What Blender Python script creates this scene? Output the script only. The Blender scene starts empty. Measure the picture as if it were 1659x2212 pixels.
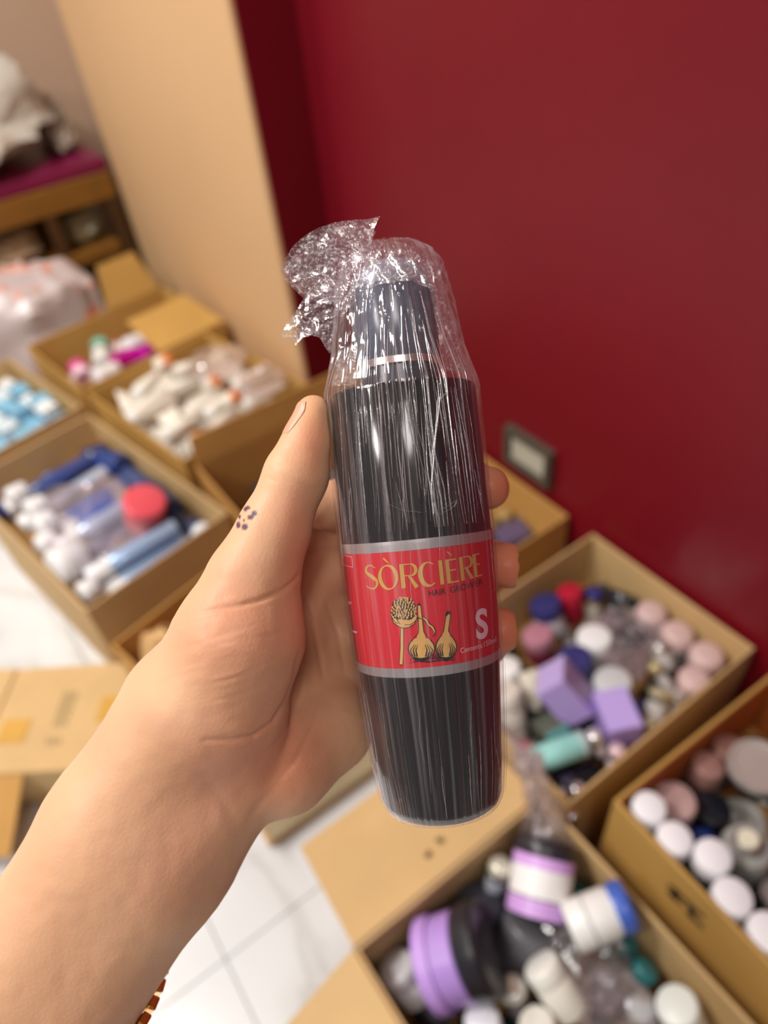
import bpy, bmesh, math, random
import numpy as np
from mathutils import Vector, Matrix, Quaternion

random.seed(7); RNG = np.random.default_rng(7)
C = bpy.context.scene.collection
scene = bpy.context.scene

# ------------------------------------------------------------------ camera
F, CX, CY = 1533.0, 829.5, 1106.0          # focal length and centre for the 1659 x 2212 frame
CAM_H = 1.30
_nad = np.array([217.0, 1614.0, F]); _nad /= np.linalg.norm(_nad)
def _ray(u, v): return np.array([(u-CX)/F, (v-CY)/F, 1.0])
_n = np.cross(_ray(1275, 1150), _ray(1620, 1395)); _wx = np.cross(_n, _nad); _wx /= np.linalg.norm(_wx)
if _wx[0] < 0: _wx = -_wx
_wy = np.cross(-_nad, _wx)
M = np.array([_wx, _wy, -_nad])            # camera frame (x right, y down, z forward) -> world
CAM = np.array([0, 0, CAM_H])
cd = bpy.data.cameras.new('camera'); cam = bpy.data.objects.new('camera', cd); C.objects.link(cam)
R3 = Matrix([[M[i][0], -M[i][1], -M[i][2]] for i in range(3)])
cam.matrix_world = Matrix.Translation(CAM) @ R3.to_4x4()
cd.sensor_fit = 'VERTICAL'; cd.sensor_height = 34.6; cd.lens = 34.6*F/2212
cd.clip_start = 0.02
cd.dof.use_dof = True; cd.dof.focus_distance = 0.214; cd.dof.aperture_fstop = 6.0
scene.camera = cam

# ------------------------------------------------------------------ world, lights, exposure
scene.view_settings.view_transform = 'Standard'; scene.view_settings.look = 'None'
scene.view_settings.gamma = 1.0; scene.view_settings.use_curve_mapping = False
scene.view_settings.exposure = 0.04
w = bpy.data.worlds.new('world'); scene.world = w; w.use_nodes = True
bg = w.node_tree.nodes['Background']; bg.inputs[0].default_value = (1.0, 0.95, 0.89, 1); bg.inputs[1].default_value = 0.10
def area(name, loc, size, power, col=(1, 0.97, 0.92), target=None):
    l = bpy.data.lights.new(name, 'AREA'); l.shape = 'SQUARE'; l.size = size; l.energy = power; l.color = col
    o = bpy.data.objects.new(name, l); C.objects.link(o); o.location = loc
    if target is not None: o.rotation_euler = (Vector(target)-Vector(loc)).to_track_quat('-Z', 'Y').to_euler()
    return o
area('ceiling_lamp', (-1.2, -1.0, 2.75), 0.40, 50)
area('ceiling_lamp', (0.75, -0.35, 2.75), 0.40, 13)
area('ceiling_lamp', (-2.3, -0.7, 2.75), 0.40, 30)
area('ceiling_lamp', (-0.4, -1.9, 2.75), 0.40, 36)

# ------------------------------------------------------------------ helpers
def P(u, v, z):                            # photo pixel + distance in front of the camera -> camera frame
    return np.array([(u-CX)/F*z, (v-CY)/F*z, z])
def W(p): return (np.asarray(p) @ M.T) + CAM
def at(u, v, z):                           # photo pixel + height above the floor -> world point
    r = M @ _ray(u, v); return Vector(r*((z-CAM_H)/r[2])+CAM)
def dist(p):                               # depth of a world point
    return float(((np.array(p)-CAM) @ M)[2])
def pxm(p, px): return px*dist(p)/F        # pixels -> metres at a point

MATS = {}
def s2l(c): return tuple(((x/255)/12.92 if x/255 < .04045 else ((x/255+.055)/1.055)**2.4) for x in c)
def mat(name, rgb=(200, 200, 200), rough=.5, metal=0, noise=0, nscale=20, bump=0, bscale=60, coat=0, trans=0, ior=1.45, alpha=1, sub=0, emit=0):
    if name in MATS: return MATS[name]
    m = bpy.data.materials.new(name); m.use_nodes = True; MATS[name] = m
    nt = m.node_tree; b = nt.nodes['Principled BSDF']; c = s2l(rgb)
    b.inputs['Base Color'].default_value = (*c, 1); b.inputs['Roughness'].default_value = rough
    b.inputs['Metallic'].default_value = metal; b.inputs['Coat Weight'].default_value = coat
    b.inputs['Transmission Weight'].default_value = trans; b.inputs['IOR'].default_value = ior
    b.inputs['Alpha'].default_value = alpha
    if sub: b.inputs['Subsurface Weight'].default_value = sub; b.inputs['Subsurface Radius'].default_value = (1, .4, .2); b.inputs['Subsurface Scale'].default_value = .003
    tc = nt.nodes.new('ShaderNodeTexCoord')
    if noise:
        n = nt.nodes.new('ShaderNodeTexNoise'); n.inputs['Scale'].default_value = nscale; n.inputs['Detail'].default_value = 5
        nt.links.new(tc.outputs['Object'], n.inputs['Vector'])
        r = nt.nodes.new('ShaderNodeValToRGB'); r.color_ramp.elements[0].position = .3; r.color_ramp.elements[1].position = .7
        r.color_ramp.elements[0].color = (*[max(0, x*(1-noise)) for x in c], 1); r.color_ramp.elements[1].color = (*[min(1, x*(1+noise)) for x in c], 1)
        nt.links.new(n.outputs['Fac'], r.inputs['Fac']); nt.links.new(r.outputs['Color'], b.inputs['Base Color'])
    if bump:
        n = nt.nodes.new('ShaderNodeTexNoise'); n.inputs['Scale'].default_value = bscale; n.inputs['Detail'].default_value = 4
        nt.links.new(tc.outputs['Object'], n.inputs['Vector'])
        bp = nt.nodes.new('ShaderNodeBump'); bp.inputs['Strength'].default_value = bump; bp.inputs['Distance'].default_value = .003
        nt.links.new(n.outputs['Fac'], bp.inputs['Height']); nt.links.new(bp.outputs['Normal'], b.inputs['Normal'])
    return m
def colmat(rgb, rough=.4, metal=0, **k):
    return mat('plastic_%d_%d_%d_%d_%d' % (*rgb, int(rough*100), int(metal*100)), rgb, rough, metal, **k)

def link(name, me, m=None, parent=None, smooth=False):
    o = bpy.data.objects.new(name, me); C.objects.link(o)
    if m is not None and not me.materials: me.materials.append(m)
    if smooth:
        me.polygons.foreach_set('use_smooth', [True]*len(me.polygons)); me.set_sharp_from_angle(angle=math.radians(smooth if smooth is not True else 42))
    if parent is not None: o.parent = parent
    return o
def mesh(name, v, f, m=None, parent=None, smooth=False):
    me = bpy.data.meshes.new(name); me.from_pydata([tuple(map(float, x)) for x in v], [], [tuple(map(int, x)) for x in f]); me.update()
    return link(name, me, m, parent, smooth)
def tag(o, label=None, cat=None, group=None, kind=None):
    if label: o['label'] = label
    if cat: o['category'] = cat
    if group: o['group'] = group
    if kind: o['kind'] = kind
    return o
def thing(name, label, cat, loc=(0, 0, 0), group=None, quat=None):
    o = bpy.data.objects.new(name, None); C.objects.link(o); o.location = loc; o.empty_display_size = .02
    if quat is not None: o.rotation_mode = 'QUATERNION'; o.rotation_quaternion = quat
    return tag(o, label, cat, group)
def boxmesh(x0, x1, y0, y1, z0, z1, bev=0, seg=1):
    bm = bmesh.new(); bmesh.ops.create_cube(bm, size=1)
    for v in bm.verts:
        v.co = Vector(((x0+x1)/2+v.co.x*(x1-x0), (y0+y1)/2+v.co.y*(y1-y0), (z0+z1)/2+v.co.z*(z1-z0)))
    if bev: bmesh.ops.bevel(bm, geom=bm.edges[:], offset=bev, segments=seg, affect='EDGES', profile=.6)
    me = bpy.data.meshes.new('box'); bm.to_mesh(me); bm.free(); return me
def bx(name, x0, x1, y0, y1, z0, z1, m, parent=None, bev=0, seg=1):
    me = boxmesh(x0, x1, y0, y1, z0, z1, bev, seg); me.name = name
    return link(name, me, m, parent)
def lathe(profile, seg=28, cap0=True, cap1=True):
    v, f = [], []; n = len(profile)
    for r, z in profile:
        for k in range(seg):
            a = 2*math.pi*k/seg; v.append((r*math.cos(a), r*math.sin(a), z))
    for i in range(n-1):
        for k in range(seg):
            a, b = i*seg+k, i*seg+(k+1) % seg; f.append((a, b, b+seg, a+seg))
    if cap0: f.append(tuple(range(seg-1, -1, -1)))
    if cap1: f.append(tuple((n-1)*seg+k for k in range(seg)))
    return v, f
def noise3(p, scale, seed=0):              # cheap smooth value noise, vectorised
    p = np.asarray(p, float)*scale+seed*17.31; i = np.floor(p).astype(np.int64); t = p-i; t = t*t*(3-2*t); out = 0
    def h(a):
        n = (a[..., 0]*73856093) ^ (a[..., 1]*19349663) ^ (a[..., 2]*83492791); n = (n ^ (n >> 13))*1274126177
        return ((n ^ (n >> 16)) & 0xffff)/65535.0
    for dx in (0, 1):
        for dy in (0, 1):
            for dz in (0, 1):
                wgt = (t[..., 0] if dx else 1-t[..., 0])*(t[..., 1] if dy else 1-t[..., 1])*(t[..., 2] if dz else 1-t[..., 2])
                out = out+wgt*h(i+np.array([dx, dy, dz]))
    return out

# ------------------------------------------------------------------ setting
WALL_Y, PIL_Y, PIL_X1, PIL_X0 = .815, .675, -1.49, -2.70
m_red = mat('red_wall_paint', (118, 9, 26), .42, noise=.07, nscale=3, bump=.05, bscale=14)
m_beige = mat('beige_wall_paint', (212, 172, 128), .55, noise=.03, nscale=2, bump=.03, bscale=30)
m_cream = mat('pale_wall_paint', (205, 175, 150), .6, noise=.03, nscale=3)
m_darkwood = mat('dark_brown_wood', (74, 46, 18), .5, noise=.2, nscale=12)
m_wood = mat('brown_wood', (128, 84, 26), .5, noise=.15, nscale=10)
def struct(o): o['kind'] = 'structure'; return o
struct(bx('wall_right', PIL_X0+.01, 1.6, WALL_Y, WALL_Y+.1, 0, 3.0, m_red))
struct(bx('wall_column', PIL_X0, PIL_X1, PIL_Y, WALL_Y, 0, 3.0, m_beige, bev=.012, seg=3))
struct(bx('wall_return', PIL_X1-.003, PIL_X1+.006, PIL_Y+.012, WALL_Y, 0, 3.0, m_red))
struct(bx('wall_back', -3.4, PIL_X0+.01, WALL_Y, WALL_Y+.1, 0, 3.0, m_cream))
struct(bx('wall_far', -3.5, -3.4, -3.2, WALL_Y+.1, 0, 3.0, m_cream))
struct(bx('trim_1', -3.40, -3.34, .30, .46, .3, 3.0, m_darkwood))
struct(bx('trim_2', -3.40, -3.37, -.02, .30, .3, 3.0, m_wood))
struct(bx('ceiling', -3.5, 1.6, -3.2, WALL_Y+.1, 3.0, 3.08, mat('ceiling_white', (235, 230, 222), .7, noise=.02)))
# marble floor tiles
def marble():
    m = bpy.data.materials.new('white_marble'); m.use_nodes = True; nt = m.node_tree; b = nt.nodes['Principled BSDF']
    tc = nt.nodes.new('ShaderNodeTexCoord'); n1 = nt.nodes.new('ShaderNodeTexNoise'); n1.inputs['Scale'].default_value = 3.2; n1.inputs['Detail'].default_value = 8; n1.inputs['Distortion'].default_value = .7
    oi = nt.nodes.new('ShaderNodeObjectInfo'); add = nt.nodes.new('ShaderNodeVectorMath'); add.operation = 'ADD'
    nt.links.new(tc.outputs['Object'], add.inputs[0]); nt.links.new(oi.outputs['Location'], add.inputs[1]); nt.links.new(add.outputs[0], n1.inputs['Vector'])
    r = nt.nodes.new('ShaderNodeValToRGB'); e = r.color_ramp.elements
    e[0].position = .40; e[0].color = (*s2l((216, 218, 221)), 1); e[1].position = .62; e[1].color = (*s2l((218, 219, 221)), 1)
    k = e.new(.50); k.color = (*s2l((198, 198, 198)), 1); k = e.new(.465); k.color = (*s2l((213, 214, 216)), 1); k = e.new(.535); k.color = (*s2l((211, 212, 214)), 1)
    nt.links.new(n1.outputs['Fac'], r.inputs['Fac']); nt.links.new(r.outputs['Color'], b.inputs['Base Color']); b.inputs['Roughness'].default_value = .22
    return m
m_marble = marble()
fl = struct(bx('floor', -3.5, 1.6, -3.2, WALL_Y, -.06, -.012, mat('grey_grout', (206, 205, 203), .8, noise=.05)))
TS = .60; tile_me = boxmesh(-TS/2+.0007, TS/2-.0007, -TS/2+.0007, TS/2-.0007, -.012, 0, .0007); tile_me.materials.append(m_marble)
for ix in range(-6, 3):
    for iy in range(-5, 2):
        x, y = -.20+ix*TS, .18+iy*TS
        if x+TS/2 < -3.6 or y-TS/2 > WALL_Y: continue
        t = link('tile', tile_me, None, fl); t.location = (x, y, 0)

# wall socket plate low on the red wall
o = thing('wall_plate', 'dark grey framed plate with pale centre low on the red wall', 'wall plate', (-.79, WALL_Y, .375))
mg = mat('dark_grey_plastic', (82, 76, 66), .4, noise=.05); mp = mat('pale_grey_plastic', (190, 186, 168), .4, noise=.04)
def framebox(name, hw, hh, b, d, m, par):
    bm = bmesh.new(); pts = [(-hw, -hh), (hw, -hh), (hw, hh), (-hw, hh)]; inn = [(-hw+b, -hh+b), (hw-b, -hh+b), (hw-b, hh-b), (-hw+b, hh-b)]
    ring = [[bm.verts.new((x, y, z)) for x, z in q] for q, y in ((pts, 0), (pts, -d), (inn, -d), (inn, 0))]
    for i in range(4):
        for k in range(4):
            a, c = ring[i], ring[(i+1) % 4]; bm.faces.new((a[k], a[(k+1) % 4], c[(k+1) % 4], c[k]))
    bmesh.ops.recalc_face_normals(bm, faces=bm.faces[:]); me = bpy.data.meshes.new(name); bm.to_mesh(me); bm.free(); return link(name, me, m, par)
framebox('frame', .064, .045, .014, .016, mg, o)
bx('plate', -.0495, .0495, -.009, 0, -.0305, .0305, mp, o, .002)
# ------------------------------------------------------------------ cartons
m_card = mat('cardboard', (200, 166, 116), .75, noise=.06, nscale=9, bump=.08, bscale=50)
m_carddark = mat('brown_cardboard', (190, 142, 76), .75, noise=.08, nscale=9, bump=.08, bscale=50)
m_cardyel = mat('yellowish_cardboard', (190, 148, 78), .72, noise=.06, nscale=9, bump=.08, bscale=50)
m_cardor = mat('orange_brown_cardboard', (176, 92, 36), .7, noise=.08, nscale=8, bump=.08, bscale=50)
m_tape = mat('brown_tape', (196, 150, 66), .25, noise=.08, nscale=25)
m_ink = mat('black_ink', (52, 44, 34), .7, noise=.1)
BOXES = {}; PADS = {}; GOODS = []
def carton(name, label, x0, x1, y0, y1, h, pad, m=None, rot=0, m_in=None, flare=0.0):
    """open carton: four side panels, bottom, inner sheet the goods stand on; origin at its base centre"""
    m = m or m_card; cx, cy = (x0+x1)/2, (y0+y1)/2; hx, hy = (x1-x0)/2, (y1-y0)/2; t = .005
    o = thing(name, label, 'box', (cx, cy, 0)); o.rotation_euler = (0, 0, math.radians(rot))
    bx('side_panel', -hx, hx, -hy, -hy+t, 0, h, m, o, .001)
    bx('side_panel', -hx, hx, hy-t, hy, 0, h, m, o, .001)
    bx('side_panel', -hx, -hx+t, -hy+t, hy-t, 0, h, m, o, .001)
    if m_in: bx('inner_lining', -hx+t, -hx+t+.0012, -hy+t+.001, hy-t-.001, pad, h-.003, m_in, o); bx('inner_lining', -hx+t+.002, hx-t, hy-t-.0012, hy-t, pad, h-.003, m_in, o)
    bx('side_panel', hx-t, hx, -hy+t, hy-t, 0, h, m, o, .001)
    bx('bottom_panel', -hx+t, hx-t, -hy+t, hy-t, .001, .006, m, o)
    if pad > .02: bx('inner_sheet', -hx+t+.001, hx-t-.001, -hy+t+.001, hy-t-.001, pad-.004, pad, m_carddark, o)
    BOXES[label] = (o, hx, hy, h, t); PADS[o.name] = pad; return o
def flap(o, side, length, ang, m=None, a=0.0, b=1.0, taper=.01, label=None):
    """flap hinged on a rim edge; ang 0 = flat outward, 90 = upright, >90 folds inward"""
    key = [k for k, v in BOXES.items() if v[0] is o][0]; _, hx, hy, h, t = BOXES[key]
    if side in ('x-', 'x+'): L = 2*hy; e0 = -hy
    else: L = 2*hx; e0 = -hx
    w0, w1 = e0+a*L, e0+b*L; th = .005
    ca, sa = math.cos(math.radians(ang)), math.sin(math.radians(ang))
    vs = []
    for (s, r, k) in ((w0, 0, 0), (w1, 0, 0), (w1-taper, length, 0), (w0+taper, length, 0), (w0, 0, 1), (w1, 0, 1), (w1-taper, length, 1), (w0+taper, length, 1)):
        out = r*ca-k*th*sa; up = r*sa+k*th*ca
        if side == 'x-': vs.append((-hx-out, s, h+up))
        elif side == 'x+': vs.append((hx+out, s, h+up))
        elif side == 'y-': vs.append((s, -hy-out, h+up))
        else: vs.append((s, hy+out, h+up))
    f = mesh('flap', vs, [(0, 3, 2, 1), (4, 5, 6, 7), (0, 1, 5, 4), (1, 2, 6, 5), (2, 3, 7, 6), (3, 0, 4, 7)], m or m_card, o)
    bmx = bmesh.new(); bmx.from_mesh(f.data); bmesh.ops.recalc_face_normals(bmx, faces=bmx.faces[:]); bmx.to_mesh(f.data); bmx.free()
    if label: f['label'] = label
    return f
def ink(o, origin, ax, ay, strokes, m=None, wd=.006, name='ink_marks'):
    """flat brush strokes printed on a panel: polylines in the plane origin + ax*x + ay*y (local to o)"""
    ax, ay, og = Vector(ax), Vector(ay), Vector(origin); v, f = [], []
    nrm = ax.cross(ay).normalized()
    for s in strokes:
        for (xa, ya), (xb, yb) in zip(s[:-1], s[1:]):
            d = Vector((xb-xa, yb-ya)); l = d.length or 1e-6; n = Vector((-d.y, d.x))/l*wd/2; d = d/l*wd*.3
            k = len(v)
            for px, py in ((xa-d.x+n.x, ya-d.y+n.y), (xa-d.x-n.x, ya-d.y-n.y), (xb+d.x-n.x, yb+d.y-n.y), (xb+d.x+n.x, yb+d.y+n.y)):
                v.append(og+ax*px+ay*py+nrm*.0006)
            f.append((k, k+1, k+2, k+3))
    k_ = mesh(name, v, f, m or m_ink, o); k_['kind'] = 'stuff'; return k_

boxF = carton('carton', 'open carton of mixed jars and two purple boxes beside the red wall', -.605, -.262, .385, .803, .30, .17)
boxG = carton('carton', 'open carton holding rows of white capped bottles', -.206, .26, .395, .725, .38, .23, m_cardyel, m_in=m_cardor, rot=-2)
boxH = carton('carton', 'open carton of lilac labelled jars with big flap spread out', -.296, .16, .045, .366, .30, .13)
boxE = carton('carton', 'long open carton behind the hand with mostly empty dark inside', -1.335, -.668, .292, .803, .30, .10, m_carddark)
def carton_at(label, cx, cy, w_, d_, rot, h, pad, m=None, m_in=None):
    return carton('carton', label, cx-w_/2, cx+w_/2, cy-d_/2, cy+d_/2, h, pad, m, rot, m_in)
boxC = carton_at('open carton heaped with white tubes below beige column', -1.635, .428, .47, .39, 10, .30, .15, m_cardyel)
boxB = carton_at('open carton of pink and magenta bottles with two raised flaps', -2.075, .393, .375, .47, 8, .30, .12, m_cardyel)
boxK = carton_at('open carton of small light blue and white packs', -1.955, -.035, .42, .31, 12, .30, .17)
boxD = carton_at('open carton of blue bottles with white caps and red jar', -1.40, .056, .60, .34, 11, .30, .19)
boxJ = carton_at('open carton of crumpled brown paper behind the wrist', -.898, .107, .25, .25, 13, .27, .07, m_carddark)
flap(boxH, 'x-', .17, -14, label=None)
flap(boxH, 'y-', .15, -20)
flap(boxB, 'x+', .20, 172, m_cardyel, a=.52, b=1.0)
flap(boxB, 'x-', .13, 70, m_cardyel, a=.58, b=.98, taper=.03)
flap(boxE, 'x-', .07, 82, m_carddark)
# black marks on the cartons (brushed characters too blurred to read)
_, hx, hy, h, t = BOXES['open carton holding rows of white capped bottles']
ink(boxG, (-.11, -hy, .325), (1, 0, 0), (0, 0, 1), [[(-.02, 0), (.025, .01)], [(-.018, -.016), (0, -.012)], [(.008, .004), (.02, -.018)], [(.012, -.018), (.03, -.014)], [(-.01, .006), (-.012, -.02)]], wd=.009)
ink(boxG, (.04, -hy, .30), (1, 0, 0), (0, 0, 1), [[(0, 0), (.008, .004)], [(.025, .02), (.033, .018)], [(.05, .0), (.054, .008)]], mat('faded_brown_ink', (110, 82, 36), .7, noise=.1), wd=.007)
p_ = at(935, 1845, .275); _, hx, hy, h, t = BOXES['open carton of lilac labelled jars with big flap spread out']; c14, s14 = math.cos(math.radians(14)), math.sin(math.radians(14)); r_ = (boxH.location.x-hx-p_.x)/c14
ink(boxH, (-hx-r_*c14-.0058*s14, p_.y-boxH.location.y, h-r_*s14+.0058*c14), (c14, 0, s14), (0, 1, 0), [[(-.004, .012), (.004, .018)], [(-.002, .018), (.003, .013)], [(.004, -.012), (.009, -.008)], [(.003, -.006), (.008, -.013)]], mat('faded_brown_ink', (110, 82, 36), .7, noise=.1), wd=.005)
# closed, taped carton lying low on the floor
o = thing('carton', 'closed flat tan carton with two tape patches and faded print', 'box', (-1.04, -.207, 0)); o.rotation_euler = (0, 0, math.radians(55))
bx('side_panel', -.155, .155, -.115, .115, 0, .125, m_card, o, .003)
bx('flap', -.155, .155, -.115, .115, .1255, .1305, m_card, o, .0015)
bx('flap', -.150, -.105, -.114, .114, .1312, .135, m_card, o, .001)
bx('tape', -.085, -.03, -.055, -.005, .1312, .1322, m_tape, o)
bx('tape', .10, .158, -.02, .035, .1312, .1322, m_tape, o)
ink(o, (.03, .0, .1312), (0, -1, 0), (1, 0, 0), [[(x0+.0, y0), (x0+.012, y0+.004)] for x0 in (-.05, -.035, -.02, -.005, .012, .05) for y0 in (-.012, -.002, .009)], mat('faded_grey_ink', (140, 122, 86), .7, noise=.1), wd=.004, name='printed_characters')
mesh('flap', [(-.155, -.115, .12), (-.01, -.115, .12), (-.02, -.235, .055), (-.15, -.235, .055), (-.155, -.115, .125), (-.01, -.115, .125), (-.02, -.235, .06), (-.15, -.235, .06)],
     [(0, 3, 2, 1), (4, 5, 6, 7), (0, 1, 5, 4), (1, 2, 6, 5), (2, 3, 7, 6), (3, 0, 4, 7)], m_carddark, o)
# flattened carton on the floor
o = thing('flattened_carton', 'folded flat greyish cardboard lying on white marble under the hand', 'cardboard', (-.665, .16, 0))
mg2 = mat('grey_cardboard', (150, 134, 106), .75, noise=.08, nscale=10)
for i, (a, b) in enumerate(((0, .011), (.012, .023), (.024, .035))):
    bx('board', -.085+i*.004, .055+i*.003, -.135+i*.003, .125, a, b, mg2 if i == 2 else m_carddark, o, .002)

# ------------------------------------------------------------------ goods
def shape(kind, L, r, cap, seg=24):
    """profiles along the axis, base at 0, top at L -> list of (part, profile)"""
    if kind == 'bottle':
        c = cap*L
        return [('body', [(r*.9, 0), (r, r*.12), (r, L-c-r*.7), (r*.92, L-c-r*.35), (r*.62, L-c-r*.05), (r*.55, L-c), (r*.55, L-c+.001)]),
                ('cap', [(r*.62, L-c), (r*.66, L-c+.002), (r*.64, L-.004), (r*.56, L-.001), (r*.4, L)])]
    if kind == 'wide':
        c = cap*L
        return [('body', [(r*.9, 0), (r*.97, r*.12), (r*.97, L-c-.006), (r*.86, L-c-.001), (r*.86, L-c)]),
                ('cap', [(r*.98, L-c), (r, L-c+.002), (r, L-.006), (r*.94, L-.0015), (r*.84, L)])]
    if kind == 'jar':
        c = cap*L
        return [('jar_body', [(r*.85, 0), (r*.95, .003), (r*.95, L-c-.004), (r*.88, L-c), (r*.88, L-c+.001)]),
                ('lid', [(r, L-c), (r*1.02, L-c+.002), (r*1.02, L-.005), (r*.95, L-.001), (r*.86, L)])]
    if kind == 'dome':
        c = cap*L
        return [('body', [(r*.85, 0), (r*.9, .004), (r*.9, L-c-.004), (r*.7, L-c), (r*.7, L-c+.001)]),
                ('collar', [(r*.92, L-c), (r*.95, L-c+.001), (r*.95, L-c+.008), (r*.9, L-c+.009)]),
                ('cap', [(r*.9, L-c+.009), (r, L-c+.012), (r, L-r*.5), (r*.92, L-r*.25), (r*.7, L-r*.08), (r*.35, L)])]
    if kind == 'pump':
        return [('body', [(r*.9, 0), (r, .004), (r, L*.72), (r*.9, L*.78), (r*.5, L*.80)]),
                ('collar', [(r*.55, L*.79), (r*.55, L*.88), (r*.5, L*.885)]),
                ('pump_head', [(r*.38, L*.885), (r*.42, L*.9), (r*.42, L*.98), (r*.36, L)])]
    if kind == 'tin':
        return [('body', [(r*.9, 0), (r, .003), (r, L*.55), (r*.97, L*.56)]), ('lid', [(r*1.02, L*.55), (r*1.04, L*.58), (r*1.04, L-.003), (r, L), (r*.9, L), (r*.86, L-.004)])]
def tube_mesh(L, r, cap):
    v, f = [], []; n = 20; rows = 7; c = cap*L
    for i in range(rows):
        t = i/(rows-1); z = c+(L-c)*t; ex = r*(1+.18*t); ey = r*(1-t)+.0012*t
        for k in range(n):
            a = 2*math.pi*k/n; v.append((ex*math.cos(a), ey*math.sin(a), z))
    for i in range(rows-1):
        for k in range(n): a, b = i*n+k, i*n+(k+1) % n; f.append((a, b, b+n, a+n))
    f.append(tuple(range(n-1, -1, -1))); f.append(tuple((rows-1)*n+k for k in range(n)))
    return v, f
COUNT = {}
def good(kind, name, label, cat, top, ztop, base=None, zbase=None, r=20, cap=.25, body=(220, 220, 220), capc=(240, 240, 240), group=None,
         rough=.35, crough=.3, metal=0, cmetal=0, band=None, length=None, spin=0, glass=False, collar=(190, 185, 170)):
    """one bottle, jar, tube or pack: the photo shows its top end at pixel `top` (height ztop) and its base at pixel `base`"""
    T = top if isinstance(top, Vector) else at(*top, ztop)
    if isinstance(base, Vector): B = base
    elif base is None:
        B = Vector((T.x, T.y, T.z-(length or .1)))
    else: B = at(*base, ztop if zbase is None else zbase)
    ax = (T-B); L = ax.length; q = ax.to_track_quat('Z', 'Y') @ Quaternion((0, 0, 1), spin)
    rm = pxm(T, r); o = thing(name, label, cat, B, group, q)
    mb = mat('clear_glass_%d_%d_%d' % body, body, .08, trans=.7, coat=.3) if glass else colmat(body, rough, metal)
    mc = colmat(capc, crough, cmetal)
    if kind == 'tube':
        v, f = tube_mesh(L, rm, cap); mesh('body', v, f, mb, o, True)
        v, f = lathe([(rm*.75, 0), (rm*.8, .002), (rm*.72, cap*L*.95), (rm*.6, cap*L)], 20); mesh('cap', v, f, mc, o, True)
    elif kind == 'pack':
        bx('carton_body', -rm, rm, -rm*.75, rm*.75, 0, L-.002, mb, o, .0015)
        bx('lid_flap', -rm*.98, rm*.98, -rm*.73, rm*.73, L-.002, L, mc, o, .0006)
    else:
        for part, pr in shape(kind, L, rm, cap):
            v, f = lathe(pr, 28); mm = mc if part in ('cap', 'lid', 'pump_head') else (colmat(collar, .2, .9) if part == 'collar' else mb)
            mesh(part, v, f, mm, o, True)
        if band:
            for (z0, z1, bc) in band:
                v, f = lathe([(rm*1.012, z0*L), (rm*1.012, z1*L)], 28, False, False); mesh('label_band', v, f, colmat(bc, .35), o, True)
    GOODS.append([o, B.copy(), T.copy(), rm*{'tube': 1.1, 'pack': 1.15, 'jar': 1.02, 'tin': 1.04}.get(kind, 1.0), False])
    return o

def seg_near(a0, a1, b0, b1):              # closest points of two segments
    u, v, w_ = a1-a0, b1-b0, a0-b0; A_, B_, C_, D_, E_ = u.dot(u), u.dot(v), v.dot(v), u.dot(w_), v.dot(w_); den = A_*C_-B_*B_
    s_ = min(1, max(0, (B_*E_-C_*D_)/den)) if den > 1e-12 else .5
    t_ = (B_*s_+E_)/C_; t_ = min(1, max(0, t_)); s_ = min(1, max(0, (B_*t_-D_)/A_))
    return a0+u*s_, b0+v*t_
def inner(a, b, r):                        # end balls sit inside the two end faces
    d = b-a; L = d.length; k = min(r*.9, L*.45); d = d/L*k; return a+d, b-d
def home(mid):
    for o, hx, hy, h, t in BOXES.values():
        c_, s_ = math.cos(o.rotation_euler.z), math.sin(o.rotation_euler.z); dx, dy = mid.x-o.location.x, mid.y-o.location.y; lx, ly = dx*c_+dy*s_, -dx*s_+dy*c_
        if abs(lx) < hx and abs(ly) < hy: return o, hx, hy, h, t, c_, s_
    return None
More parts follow.
